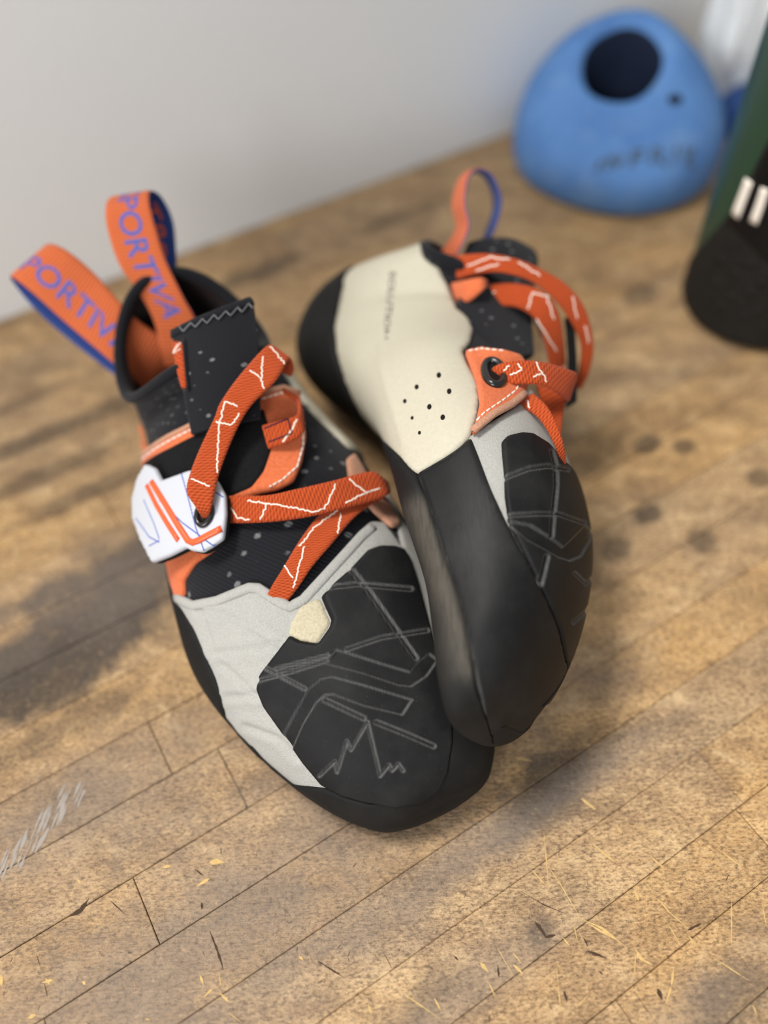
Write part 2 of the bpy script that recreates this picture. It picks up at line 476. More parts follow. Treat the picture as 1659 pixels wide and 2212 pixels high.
OR0, OR1 = srgb(138, 48, 18), srgb(206, 92, 44)
M_WSUEDE = m_suede('white_suede', srgb(158, 157, 150), srgb(196, 195, 190), 1700, 0.9)
M_CREAM = m_suede('cream_leather', srgb(180, 174, 155), srgb(194, 188, 170), 700, 0.05, 0.6, 0.0, 30)
M_TAB = m_suede('yellowed_leather', srgb(168, 157, 128), srgb(206, 197, 172), 1000, 0.6)
M_OSUEDE = m_suede('orange_suede', srgb(186, 84, 44), srgb(226, 126, 82), 1000, 0.5)
M_PEACH = m_suede('raw_suede_edge', srgb(160, 108, 82), srgb(214, 164, 134), 1300, 0.8)
M_RUBBER = m_rubber('black_rubber')
M_SOLE = m_rubber('worn_sole_rubber', srgb(22, 22, 22), srgb(104, 98, 88), 0.6)
M_WEB = m_web('orange_webbing', OR0, OR1)
M_LOOP = m_web('orange_ribbed_webbing', srgb(190, 88, 48), srgb(226, 128, 80), 1.7, False, 0.6)
M_BLUEWEB = m_web('blue_webbing', srgb(40, 60, 120), srgb(72, 98, 170), 1.7, False, 0.4)
M_BLUE = m_plain('blue_print', srgb(78, 96, 172), 0.8)
M_ORPRINT = m_plain('orange_print', srgb(220, 100, 60), 0.8)
M_WHITE = m_plain('white_thread', srgb(236, 226, 212), 0.9, 0.1)
M_NAVY = m_plain('navy_thread', srgb(30, 30, 52), 0.9, 0.1)
M_KNIT = m_knit('dotted_black_knit'); M_KNITP = m_knit('plain_black_knit', False)
M_VELCRO = m_suede('black_loop_pile', srgb(8, 8, 9), srgb(38, 38, 39), 1600, 1.0, 1.0, 0.0, 200)
M_LINING = m_suede('dark_lining', srgb(16, 12, 11), srgb(46, 26, 20), 500, 0.3)
M_PLASTIC = m_plain('white_plastic', srgb(190, 193, 200), 0.42, 0.4, 0.03)
M_OPLASTIC = m_plain('orange_plastic', srgb(226, 92, 40), 0.35, 0.5)
M_RING = m_plain('black_eyelet_metal', srgb(22, 22, 22), 0.25, 0.6)
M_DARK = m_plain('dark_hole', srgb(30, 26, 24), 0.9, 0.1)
# ------------------------------------------------------------------ the workbench and the wall
GR = math.atan2(179, 317)                                 # direction of the boards and of the wall
gx, gy = np.array([math.cos(GR), math.sin(GR)]), np.array([-math.sin(GR), math.cos(GR)])
def gpt(s, t, z): p = gx * s + gy * t; return (p[0], p[1], z)
def m_wood():
    t = NT('worn_butcher_block'); R = (0, 0, -GR)
    v = t.coord(rot=R); oi = t.n.new('ShaderNodeObjectInfo')
    g1 = t.noise(t.coord(rot=R, scale=(9, 90, 1)), 1, 5, 0.6, 0.4); g2 = t.noise(t.coord(rot=R, scale=(70, 1100, 1)), 1, 4, 0.7)
    mo = t.noise(t.coord(rot=R, scale=(26, 40, 1)), 1, 6, 0.65, 0.6); sp = t.noise(v, 420, 4, 0.75); fi = t.noise(t.coord(rot=R, scale=(520, 1100, 1)), 1, 3, 0.7)
    col = t.ramp(g1, [(0.28, srgb(126, 98, 66)), (0.5, srgb(192, 154, 104)), (0.72, srgb(228, 192, 138))])
    tint = t.ramp(oi.outputs['Random'], [(0.0, srgb(176, 148, 116)), (0.35, srgb(208, 168, 118)), (0.7, srgb(212, 166, 104)), (1.0, srgb(168, 132, 92))])
    col = t.mix(0.55, col, tint)
    grey = t.noise(t.coord(rot=R, scale=(7, 11, 1), loc=(3, 1, 0)), 1, 4, 0.6, 0.3)
    col = t.mix(t.math('MULTIPLY', t.ramp(grey, [(0.42, (0, 0, 0)), (0.62, (1, 1, 1))]), 0.32), col, srgb(136, 120, 104))
    col = t.mix(t.math('MULTIPLY', t.ramp(mo, [(0.48, (0, 0, 0)), (0.72, (1, 1, 1))]), 0.55), col, srgb(96, 76, 58))
    col = t.mix(t.math('MULTIPLY', t.ramp(fi, [(0.48, (0, 0, 0)), (0.64, (1, 1, 1))]), 0.7), col, srgb(74, 58, 44))
    col = t.mix(t.math('MULTIPLY', t.ramp(fi, [(0.3, (1, 1, 1)), (0.45, (0, 0, 0))]), 0.5), col, srgb(222, 196, 152))
    m2 = t.noise(t.coord(rot=R, scale=(60, 95, 1), loc=(7, 3, 0)), 1, 5, 0.7, 0.8)
    col = t.mix(t.math('MULTIPLY', t.ramp(m2, [(0.5, (0, 0, 0)), (0.66, (1, 1, 1))]), 0.4), col, srgb(108, 84, 62))
    col = t.mix(t.math('MULTIPLY', t.ramp(m2, [(0.34, (1, 1, 1)), (0.46, (0, 0, 0))]), 0.35), col, srgb(232, 200, 152))
    # large dark stains where the bench has them, one mixed with painted shoe shadow (mm in bench coordinates)
    st = None
    sh = t.noise(v, 38, 4, 0.65)
    for (px, py, rx, ry, k) in STAINS_AND_SHADOW:
        P = ground(px, py); c = np.array([P[:2] @ gx, P[:2] @ gy]) * 0.001
        m = t.n.new('ShaderNodeMapping'); m.vector_type = 'POINT'
        m.inputs['Location'].default_value = (-c[0] * 1000 / rx, -c[1] * 1000 / ry, 0); m.inputs['Scale'].default_value = (1000 / rx, 1000 / ry, 0)
        t.link(v, m.inputs[0])
        L = t.n.new('ShaderNodeVectorMath'); L.operation = 'LENGTH'; t.link(m.outputs[0], L.inputs[0])
        d = t.math('ADD', L.outputs['Value'], t.math('MULTIPLY', t.math('SUBTRACT', sh, 0.5), 1.9))
        a = t.math('MULTIPLY', t.ramp(d, [(0.5, (1, 1, 1)), (1.15, (0, 0, 0))]), k)
        st = a if st is None else t.math('MAXIMUM', st, a)
    col = t.mix(st, col, srgb(46, 40, 35))
    for (px, py, rx, ry, k) in GREYS:
        P = ground(px, py); c = np.array([P[:2] @ gx, P[:2] @ gy]); m = t.n.new('ShaderNodeMapping')
        m.inputs['Location'].default_value = (-c[0] / rx, -c[1] / ry, 0); m.inputs['Scale'].default_value = (1000 / rx, 1000 / ry, 0); t.link(v, m.inputs[0])
        L = t.n.new('ShaderNodeVectorMath'); L.operation = 'LENGTH'; t.link(m.outputs[0], L.inputs[0])
        d = t.math('ADD', L.outputs['Value'], t.math('MULTIPLY', t.math('SUBTRACT', sh, 0.5), 1.2))
        col = t.mix(t.math('MULTIPLY', t.ramp(d, [(0.2, (1, 1, 1)), (1.1, (0, 0, 0))]), k), col, srgb(120, 108, 98))
    # grain, pores and small dents
    col = t.mix(t.math('MULTIPLY', t.ramp(g2, [(0.5, (0, 0, 0)), (0.75, (1, 1, 1))]), 0.4), col, srgb(80, 60, 42))
    col = t.mix(t.math('MULTIPLY', t.ramp(sp, [(0.54, (0, 0, 0)), (0.70, (1, 1, 1))]), 0.6), col, srgb(66, 50, 38))
    col = t.mix(t.math('MULTIPLY', t.ramp(sp, [(0.28, (1, 1, 1)), (0.42, (0, 0, 0))]), 0.35), col, srgb(214, 180, 132))
    t.set(col, t.math('ADD', t.math('MULTIPLY', mo, 0.25), 0.42), 0.35)
    t.bump(t.math('ADD', g2, t.math('ADD', t.math('MULTIPLY', sp, 1.2), fi)), 0.5, 0.0008)
    return t.m
GREYS = [(420, 2050, 150, 48, .75), (150, 1750, 90, 30, .6), (1150, 1760, 90, 9, .7), (1000, 2150, 60, 12, .5), (250, 1250, 90, 40, .55), (1500, 2180, 50, 14, .5), (1230, 1500, 60, 18, .45)]
STAINS_AND_SHADOW = [(130, 1400, 95, 24, .92), (330, 1180, 80, 16, .85), (60, 1480, 60, 18, .85), (250, 1290, 70, 14, .8), (120, 930, 80, 8, .6), (60, 1040, 60, 8, .5), (200, 1060, 50, 7, .5), (160, 1560, 50, 9, .45), (40, 870, 60, 6, .4), (560, 590, 45, 10, .6), (860, 470, 50, 9, .45),
          (1180, 1700, 26, 14, .75), (1400, 960, 10, 7, .7), (1480, 965, 8, 6, .7), (1400, 1110, 10, 7, .75), (1330, 1190, 10, 8, .6), (1520, 1170, 11, 9, .6),  # first patch, beside the toes: stain with the shoes' shadow painted in
          (1380, 640, 14, 8, .5), (1290, 1590, 16, 10, .5), (1165, 2010, 7, 4, .6), (1640, 1030, 8, 6, .6), (1250, 1010, 12, 10, .5), (930, 2150, 14, 8, .4), (1580, 2150, 16, 9, .45)]
M_WOOD = m_wood()
rnd = random.Random(11)
bench = empty('workbench_top', (0, 250, 0), 'worn brown butcher block workbench top under the climbing shoes', 'workbench')
# joint lines between boards: measured distances across the grain (mm)
def across(px, py): P = ground(px, py)[:2]; return float(P @ gy)
TJ = [across(1265, 2212) - 46, across(1265, 2212) - 23, across(1265, 2212), across(1030, 2170), across(845, 2097), across(410, 2195)]
TJ = sorted(TJ)
TEND = across(500, 507)
while TJ[-1] < TEND - 30: TJ.append(TJ[-1] + rnd.uniform(22, 27))
TJ.append(TEND)
for _ in range(9): TJ.insert(0, TJ[0] - 24)
BTH = 30.0
for t0, t1 in zip(TJ[:-1], TJ[1:]):
    s = -760.0; e = s + rnd.uniform(80, 420)
    while s < 820:
        if s > -760: e = s + rnd.uniform(240, 430)
        if e > 700: e = 820.0
        g, zz = rnd.choice((0.05, 0.1, 0.16)), rnd.uniform(-0.06, 0.0); c = rnd.uniform(0.18, 0.38)
        x0, x1, y0, y1 = s + g, e - g, t0 + g, t1 - g
        V = [gpt(x0, y0, -BTH), gpt(x1, y0, -BTH), gpt(x1, y1, -BTH), gpt(x0, y1, -BTH)]
        V += [gpt(x0, y0, zz - c), gpt(x1, y0, zz - c), gpt(x1, y1, zz - c), gpt(x0, y1, zz - c)]
        V += [gpt(x0 + c, y0 + c, zz), gpt(x1 - c, y0 + c, zz), gpt(x1 - c, y1 - c, zz), gpt(x0 + c, y1 - c, zz)]
        Fs = [(3, 2, 1, 0), (8, 9, 10, 11)]
        for k in range(4):
            n = (k + 1) % 4; Fs += [(k, n, 4 + n, 4 + k), (4 + k, 4 + n, 8 + n, 8 + k)]
        mesh_obj('plank', V, Fs, M_WOOD, bench, smooth=False)
        s = e
t = NT('painted_wall'); v = t.coord(); n1 = t.noise(v, 260, 3); 
t.set(t.mix(t.noise(v, 5, 2), srgb(234, 235, 234), srgb(240, 241, 240)), 0.7, 0.3); t.bump(n1, 0.15, 0.001); M_WALL = t.m
wp = [gpt(-1600, TEND + 1, -60), gpt(1600, TEND + 1, -60), gpt(1600, TEND + 1, 900), gpt(-1600, TEND + 1, 900),
      gpt(-1600, TEND + 40, -60), gpt(1600, TEND + 40, -60), gpt(1600, TEND + 40, 900), gpt(-1600, TEND + 40, 900)]
w = mesh_obj('wall_back', wp, [(0, 1, 2, 3), (5, 4, 7, 6), (3, 2, 6, 7), (0, 3, 7, 4), (1, 5, 6, 2), (0, 4, 5, 1)], M_WALL, smooth=False)
w['kind'] = 'structure'; w['label'] = 'pale grey painted wall behind the workbench'
# ------------------------------------------------------------------ the shoe last: rings from the toe round the heel to the collar
NV = 40
# (Ta, Tz, Ba, Bz, half width, centre offset, k widest, e_top, e_bot)   a = mm behind the toe tip, z = mm above ground, +lat = little-toe side
LAST = [
 (  6,  13.1, 5.9, 12.9, 0.25, -8, .5, 2.0, 2.0),
 (  7,  17,   6,   9,  8, -8, .5, 2.0, 2.0),
 (  8,  22,   7,   5, 15, -8, .45, 2.2, 2.3),
 ( 13,  29,  10,   2, 22, -8, .42, 2.3, 2.8),
 ( 24,  37,  20,   2, 30, -6, .38, 2.3, 3.2),
 ( 40,  44,  35,   2, 36, -2, .36, 2.3, 3.2),
 ( 62,  51,  56,   3, 42,  2, .34, 2.3, 3.0),
 ( 88,  58,  84,   5, 47,  4.5, .34, 2.2, 2.8),
 (112,  65, 112,  10, 46,  4.5, .36, 2.1, 2.5),
 (132,  71, 140,  14, 43,  4, .38, 2.1, 2.4),
 (146,  76, 166,  12, 39,  5, .40, 2.1, 2.4),
 (155,  80, 190,   6, 36,  5, .42, 2.1, 2.5),
 (160,  83, 212,   2, 35,  5, .44, 2.1, 2.5),
 (163,  85, 230,   6, 34,  5, .48, 2.1, 2.4),
 (165,  87, 241,  20, 34,  5, .5, 2.1, 2.3),
 (166,  88, 244,  38, 33,  6, .52, 2.1, 2.2),
 (167,  90, 241,  58, 31.5,  8, .54, 2.1, 2.2),
 (168,  92, 236,  76, 30.5,  10, .54, 2.1, 2.2),
 (169,  94, 233,  90, 30.5,  10, .54, 2.1, 2.2),
]
def last_rings(tab=LAST, dip=(26.0, 20.0), crest=-0.12):
    th = np.arange(NV) / NV * 2 * np.pi
    R = []
    for r, (Ta, Tz, Ba, Bz, w, c, k, et, eb) in enumerate(tab):
        T, B = np.array([Ta, Tz], float), np.array([Ba, Bz], float)
        mid = B + (T - B) * k
        e = np.where(np.sin(th) >= 0, et, eb)
        cx = np.sign(np.cos(th)) * np.abs(np.cos(th)) ** (2 / e)
        sy = np.sign(np.sin(th)) * np.abs(np.sin(th)) ** (2 / e)
        p = np.where(sy[:, None] >= 0, mid + sy[:, None] * (T - mid), mid - sy[:, None] * (B - mid))
        lat = c + w * cx + crest * w * np.clip(sy, 0, 1) * np.clip((13 - r) / 6, 0, 1)
        f = np.clip((r - 12) / 6, 0, 1)
        z = p[:, 1] - np.where(np.cos(th) > 0, dip[0], dip[1]) * f * np.abs(np.cos(th)) ** 2
        R.append(np.stack([p[:, 0], lat, z], -1))
    return np.array(R)
class Frame:
    def __init__(s, O, d, up, lat): s.O, s.d, s.u, s.l = (np.array(x, float) for x in (O, d, up, lat))
    def w(s, P): P = np.asarray(P, float); return s.O + P[..., :1] * s.d + P[..., 1:2] * s.l + P[..., 2:3] * s.u
def unit(v): v = np.array(v, float); return v / np.linalg.norm(v)
dA = unit((-0.38, 0.925, 0)); FA = Frame((8, 80, 0.8), dA, (0, 0, 1), (-dA[1], dA[0], 0))
SA = Surf(FA.w(last_rings()), True, flip=True, nu=170, nv=160)
def bend_last(P, bend=16.0, thick=13.0):
    P = P.copy(); a = P[..., 0].copy(); e = np.clip(1 - a / 60, 0, 1) ** 1.5; P[..., 0] += 9 * e; f = np.clip(1 - a / 95, 0, 1) ** 1.5; g = np.clip(1 - np.abs(a - 75) / 75, 0, 1)
    P[..., 2] = P[..., 2] * (1 + thick * 0.01 * g) - bend * f - 8 * e; return P
FB = Frame((48.8, 93.64, 51.6), (-0.3765, 0.9185, -0.121), (0.795, 0.3874, 0.4667), (0.4756, 0.0795, -0.8761))
LAST_B = [list(r) for r in LAST]
for k, (da, dz) in zip((14, 15, 16, 17, 18), ((0, 0), (-1, 0), (-7, -1), (-14, -2), (-20, -3))):
    LAST_B[k][2] += da; LAST_B[k][3] += dz; LAST_B[k][4] = 34; LAST_B[k][5] = 4
SB = Surf(FB.w(bend_last(last_rings(LAST_B, (26.0, 12.0)))), True, flip=False, nu=170, nv=160)
# ------------------------------------------------------------------ things behind the shoes
def lathe(prof, c, n=48, tilt=(0, 0), lump=0.0, seed=0):
    rr = np.random.RandomState(seed); ph = rr.rand(6) * 6.28
    th = np.arange(n) / n * 2 * np.pi; R = []
    for r, z in prof:
        k = 1 + lump * (np.sin(2 * th + ph[0] + z * 0.03) + 0.6 * np.sin(3 * th + ph[1] - z * 0.05) + 0.4 * np.sin(5 * th + ph[2])) * (1 if r > 30 else 0.4)
        x, y = r * k * np.cos(th), r * k * np.sin(th)
        R.append(np.stack([c[0] + x + tilt[0] * z, c[1] + y + tilt[1] * z, np.full(n, z) + c[2]], -1))
    return np.array(R)
def outward(S, c, u=3.0):
    p = S.ev(np.array([u]), np.array([0.0]))[0]; n = S.nrm(np.array([u]), np.array([0.0]))[0]
    if n[:2] @ (p - np.array(c))[:2] < 0: S.sg = -S.sg
    return S
# blue hold with a bolt hole
t = NT('blue_moulded_resin'); v = t.coord(); n1 = t.noise(v, 24, 4, 0.6); n2 = t.noise(v, 500, 3, 0.7)
col = t.mix(n1, srgb(54, 96, 158), srgb(104, 150, 206)); col = t.mix(t.math('MULTIPLY', t.ramp(t.noise(v, 60, 4), [(0.5, (0, 0, 0)), (0.72, (1, 1, 1))]), 0.4), col, srgb(120, 150, 186))
t.set(col, 0.7, 0.3); t.bump(n2, 0.5, 0.001); M_BLUEHOLD = t.m
hc = (166, 516, 0)
rim = ground(1342, 150, 64.0); toc = unit((-hc[0], -hc[1], 0)); side = np.array([-toc[1], toc[0], 0])
H1 = empty('climbing_hold', hc, 'large blue domed climbing hold with a bolt hole, against the wall', 'climbing hold')
def hold_ring(r, z, f, ang, k):
    """A ring whose centre slides from the base centre (f=0) to the rim (f=1) and tips towards the front."""
    th = np.arange(48) / 48 * 2 * np.pi; c = np.array([hc[0] + (rim[0] - hc[0]) * f, hc[1] + (rim[1] - hc[1]) * f, z])
    a = math.radians(ang); fr = toc * math.cos(a) - np.array([0, 0, math.sin(a)])
    w = 1 + 0.02 * np.sin(2 * th + k * 0.3) + 0.012 * np.sin(5 * th + 1 + k * 0.2)
    P = c + (np.cos(th) * w)[:, None] * r * side + (np.sin(th) * w)[:, None] * r * fr
    P[:, 2] = np.maximum(P[:, 2], 0.0 if z < 1 else 0.3); return P
SH = Surf([hold_ring(*q, k) for k, q in enumerate([(56, 0, 0, 0), (64, 3, 0, 0), (67, 14, 0.02, 1), (66, 28, 0.1, 5), (61, 42, 0.3, 12), (52, 54, 0.55, 20), (42, 63, 0.8, 28), (34, 68, 0.95, 34), (28, 69, 1.0, 36), (23.5, 66, 1.02, 36), (20, 57, 1.0, 30), (18, 42, 0.96, 18), (17, 20, 0.9, 8), (17, 0, 0.86, 0)])], True)
outward(SH, hc)
SH.mesh('hold_body', M_BLUEHOLD, H1, 60, 96, u1=9.0)
SH.mesh('bolt_hole', m_plain('recess_shade_blue', srgb(20, 30, 50), 0.8, 0.2), H1, 30, 96, u0=9.0)  # shade inside the hole is put into this darker blue
M_SCUFF = m_suede('dark_scuffed_print', srgb(58, 70, 84), srgb(92, 106, 122), 300, 0.2)
J = ([], [])
for l in ([(1288, 372), (1300, 342)], [(1312, 368), (1318, 336), (1336, 362), (1344, 332)], [(1362, 362), (1368, 328), (1392, 324)], [(1368, 344), (1388, 340)], [(1405, 356), (1412, 318), (1434, 330), (1420, 342), (1440, 358)], [(1455, 352), (1462, 318)], [(1478, 316), (1488, 348), (1500, 318)], [(1478, 350), (1498, 362)]):
    ribbon('m', SH, l, 2.6, M_SCUFF, H1, th=0.25, lift=0.1, join=J)
joined('faded_markings', J, M_SCUFF, H1)
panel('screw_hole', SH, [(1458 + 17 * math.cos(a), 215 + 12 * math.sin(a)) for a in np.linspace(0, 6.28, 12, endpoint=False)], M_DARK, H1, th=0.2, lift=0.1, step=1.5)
# small blue hold half hidden behind the bottle
h2 = ground(1562, 296); h2 = (h2[0] + 16, h2[1] + 8, 0)
S2 = outward(Surf(lathe([(14, 0), (21, 2), (23, 9), (21, 18), (16, 25), (9, 28.5), (5, 28), (4, 24), (3.6, 10), (3.6, 0)], h2, 32, (0, 0), 0.03, 8), True), h2)
H2 = S2.mesh('climbing_hold', m_plain('dark_blue_resin', srgb(40, 74, 132), 0.65, 0.3, 0.3, 400, var=0.3), None, 40, 64)
H2['label'] = 'small dark blue climbing hold half hidden behind the bottle'; H2['category'] = 'climbing hold'
# crumpled white plastic bag
t = NT('white_plastic_film'); v = t.coord(); n1 = t.noise(v, 60, 3)
t.set(t.mix(n1, srgb(222, 225, 224), srgb(246, 247, 246)), 0.4, 0.5); t.bump(n1, 0.5, 0.004); M_BAG = t.m
bg0 = ground(1590, 236); bc = (bg0[0] - 9, bg0[1] + 10, 0)
rr = np.random.RandomState(5); rings = []; n = 40
for k, (r, z) in enumerate([(4, 0.2), (16, 0.4), (20, 8), (20, 24), (22, 44), (21, 66), (18, 84), (13, 98), (14, 110), (17, 120), (13, 124), (4, 122)]):
    th = np.arange(n) / n * 2 * np.pi
    f = 1 + 0.16 * np.abs(np.sin(3.5 * th + k * 0.7)) + 0.13 * rr.randn(n) * (0.3 if z < 1 else 1)
    rings.append(np.stack([bc[0] + r * f * np.cos(th), bc[1] + r * f * np.sin(th), z + (2.0 * rr.randn(n) if z > 3 else 0) + 0 * th], -1))
BG = outward(Surf(rings, True), bc).mesh('plastic_bag', M_BAG, None, 60, 80, cap0=True, capn=True)
BG['label'] = 'crumpled white plastic bag standing behind the bottle'; BG['category'] = 'bag'
# green bottle with black label
bt = (215, 361, 0)
BT = empty('bottle', bt, 'dark green bottle with black label and white letters at the right edge', 'bottle')
M_GREEN = m_plain('dark_green_enamel', srgb(34, 62, 45), 0.38, 0.5, 0.02, 300)
M_CHAR = m_suede('charcoal_sleeve', srgb(24, 23, 21), srgb(40, 38, 35), 180, 0.5, 0.7, 0.0, 40)
M_BLACKLBL = m_plain('black_label', srgb(10, 10, 10), 0.5, 0.3)
bp = [(1, 0.0), (30, 0.0), (37, 1.5), (40.5, 6), (41, 14), (41, 60), (41, 110), (41, 150), (40, 168), (34, 184), (24, 196), (20, 204), (20, 214)]
SBt = outward(Surf(lathe(bp, bt, 48), True), bt, 5.0)
SBt.mesh('bottle_body', M_GREEN, BT, 60, 96)
tube('cap_ring', [(bt[0] + 21 * math.cos(a), bt[1] + 21 * math.sin(a), 212) for a in np.linspace(0, 6.28, 40, endpoint=False)], 2.5, M_BLACKLBL, BT, closed=True)
cp = Surf(lathe([(1, 212), (19, 212), (23, 213), (24, 218), (24, 236), (22, 240), (1, 241)], bt, 40), True); outward(cp, bt, 3.5); cp.mesh('cap', M_BLACKLBL, BT, 24, 60)
v0 = SBt.hit(1620, 560)[1]
def vat(px, py): return SBt.hit(px, py)
pl = [(1652, 320), (1593, 440), (1564, 477), (1530, 515), (1492, 558)]
UVp = [SBt.uvs([p])[0] for p in pl]
far = UVp[0][1]; sgn = 1.0 if (SBt.uvs([(1650, 560)])[0][1] - SBt.uvs([(1540, 560)])[0][1] + 24) % 48 - 24 > 0 else -1.0
ve = UVp[-1][1]
sleeve = pl + [('u', 3.6, ve - 4 * sgn), ('u', 3.0, ve - 8 * sgn), ('u', 1.6, ve - 8 * sgn), ('u', 1.6, ve), ('u', 1.6, ve + 8 * sgn), ('u', 1.6, ve + 16 * sgn), ('u', 1.6, ve + 24 * sgn), ('u', 4.5, ve + 24 * sgn), ('u', 7.2, ve + 24 * sgn), ('u', 7.2, far + 2 * sgn)]
sl = panel('sleeve', SBt, sleeve, M_CHAR, BT, th=0.8, step=2.5, label='charcoal textured sleeve')
lab = [(1657, 322), (1600, 440), (1572, 470), (1557, 470), (1600, 506), (1652, 556)]
UVl = SBt.uvs([(1652, 556)])[0]
lb = panel('label', SBt, lab[:2] + [(1566, 474), (1600, 506), (1652, 556)] + [('u', UVl[0] - 0.3, UVl[1] + 6 * sgn), ('u', UVl[0], UVl[1] + 14 * sgn), ('u', 7.0, UVl[1] + 14 * sgn), ('u', 7.1, far + 3 * sgn)], M_BLACKLBL, BT, th=0.35, lift=0.85, step=2.0)
for l, w in (([(1592, 466), (1606, 430), (1622, 388)], 5.0), ([(1630, 480), (1643, 445), (1656, 405)], 4.2)):
    ribbon('letter', SBt, l, w, M_WHITE, lb, th=0.2, lift=1.25)
for k, (x, y) in enumerate([(1560, 560), (1590, 590), (1625, 570), (1545, 610), (1580, 640), (1620, 630), (1560, 660), (1605, 680), (1645, 610), (1640, 670)]):
    panel('embossed_stud', SBt, [(x + 13 * math.cos(a), y + 11 * math.sin(a)) for a in np.linspace(0.3, 6.58, 6, endpoint=False)], M_CHAR, sl, th=0.7, lift=0.7, step=1.6)

# ------------------------------------------------------------------ gouges and chalk smear on the boards
def strokes(name, items, mat, z=0.02):
    V, Fs = [], []
    for ii, (pts, w) in enumerate(items):
        w *= 0.75; z += 0.0011
        P = np.array([ground(*p) for p in pts])[:, :2]; P = densify(P, 1.5, closed=False); k = len(P)
        t_ = np.gradient(P, axis=0); sd = np.stack([-t_[:, 1], t_[:, 0]], -1); sd /= np.linalg.norm(sd, axis=1, keepdims=True) + 1e-9
        ww = w * 0.5 * np.sin(np.linspace(0.12, math.pi - 0.12, k)) * np.array([rs.uniform(0.45, 1.2) for _ in range(k)])
        o = len(V)
        for i in range(k):
            V += [(*(P[i] + sd[i] * ww[i]), z), (*(P[i] - sd[i] * ww[i] * rs.uniform(0.5, 1)), z)]
        Fs += [(o + 2 * i, o + 2 * i + 2, o + 2 * i + 3, o + 2 * i + 1) for i in range(k - 1)]
    ob = mesh_obj(name, V, Fs, mat, bench, smooth=False); ob['kind'] = 'stuff'; return ob
rs = random.Random(21)
c2 = lambda pts: [(830 + x / 2.0, 1500 + y / 2.0) for x, y in pts]
c1 = lambda pts: [(x / 2.0, 1500 + y / 2.0) for x, y in pts]
gou = [(c2(p), w) for p, w in [([(850, 450), (915, 500)], 2.6), ([(900, 645), (945, 685), (990, 720)], 1.2), ([(700, 730), (760, 820), (850, 970)], .6), ([(850, 970), (940, 1010), (1035, 1085)], 1.3), ([(870, 985), (930, 1020), (1000, 1060)], 1.2),
       ([(1180, 880), (1230, 940), (1295, 995)], .9), ([(1500, 850), (1500, 1090)], .7), ([(1225, 990), (1280, 1085)], .8), ([(1085, 1100), (1110, 1145), (1160, 1170)], 2.2), ([(1085, 1130), (1080, 1220)], .7), ([(415, 1160), (450, 1200)], 2.4), ([(555, 1165), (600, 1210)], 2.2),
       ([(555, 1115), (600, 1170)], .6), ([(70, 1285), (240, 1400)], .7), ([(215, 1310), (245, 1370)], 1.2), ([(745, 1180), (765, 1400)], .6), ([(1250, 1180), (1240, 1260)], 1.2), ([(1240, 1260), (1215, 1340)], 1.0), ([(1080, 850), (1100, 890)], 1.3), ([(1380, 520), (1400, 555)], 1.0),
       ([(1630, 890), (1650, 1000)], .8), ([(1430, 660), (1550, 750)], .9), ([(1150, 700), (1210, 755)], 1.2), ([(1000, 560), (1025, 605)], 1.2), ([(480, 1080), (560, 1220)], .5), ([(640, 760), (700, 830)], .7), ([(690, 600), (710, 830)], .7), ([(820, 1000), (835, 1070)], .7), ([(770, 1050), (800, 1085)], 1.6), ([(1310, 1040), (1350, 1085)], .9), ([(1410, 1130), (1580, 1240)], .6), ([(450, 1240), (480, 1310)], .8), ([(980, 540), (1300, 640)], .45), ([(1590, 1340), (1610, 1385)], 1.2), ([(835, 1350), (880, 1300)], .9), ([(560, 270), (640, 290)], 1.4)]]
gou += [(c1(p), w) for p, w in [([(180, 1245), (230, 1235)], 1.8), ([(195, 1225), (215, 1255)], 1.4), ([(120, 1400), (155, 1385)], 2.0), ([(0, 1210), (8, 1260)], 2.0), ([(905, 725), (970, 725)], 3.0), ([(850, 830), (905, 795)], 2.0), ([(865, 1215), (880, 1260)], 1.2), ([(880, 1310), (920, 1270)], 1.4), ([(950, 1290), (990, 1330)], 1.4), ([(945, 1200), (955, 1260)], .9), ([(1290, 1130), (1310, 1150)], 1.8), ([(700, 750), (740, 740)], 1.6), ([(330, 800), (350, 815)], 1.6), ([(355, 1240), (370, 1255)], 1.5), ([(1590, 1340), (1605, 1385)], 1.2), ([(980, 1370), (1050, 1423)], .5)]]
for _ in range(70):
    x, y = rs.uniform(0, 1659), 1780 + 432 * rs.random() ** 0.7; a = rs.uniform(0, 6.28); L = rs.uniform(3, 16)
    gou.append(([(x, y), (x + L * math.cos(a), y + L * math.sin(a))], rs.uniform(0.2, 0.5)))
strokes('gouges', gou, m_suede('fresh_wood_gouge', srgb(182, 148, 94), srgb(214, 184, 124), 800, 0.3, 0.8, 0.0))
dk = [(c2(p), w) for p, w in [([(590, 850), (690, 910), (790, 950)], .5), ([(650, 980), (700, 1050), (740, 1040)], 2.2), ([(655, 985), (690, 1040)], 2.4), ([(1180, 1270), (1200, 1320)], 2.6), ([(880, 1110), (960, 1140)], 1.6), ([(1310, 1020), (1370, 990)], 1.6), ([(1070, 1270), (1160, 1400)], .5), ([(775, 1280), (790, 1330)], 2.0), ([(860, 1050), (880, 1090)], 1.2), ([(0, 1120), (36, 1190)], .5), ([(490, 1170), (495, 1225)], 1.2), ([(300, 1130), (320, 1150)], 1.8), ([(925, 1195), (945, 1210)], 1.5)]]
dk += [(c1(p), w) for p, w in [([(840, 755), (880, 785)], 1.0), ([(905, 1020), (940, 1110), (965, 1190)], 1.2), ([(475, 890), (540, 950)], .7), ([(300, 960), (350, 935), (385, 880)], 2.6), ([(1370, 1150), (1480, 1220)], .9), ([(160, 1130), (175, 1180)], .5), ([(190, 1240), (205, 1310)], .5), ([(870, 900), (872, 930)], 1.5)]]
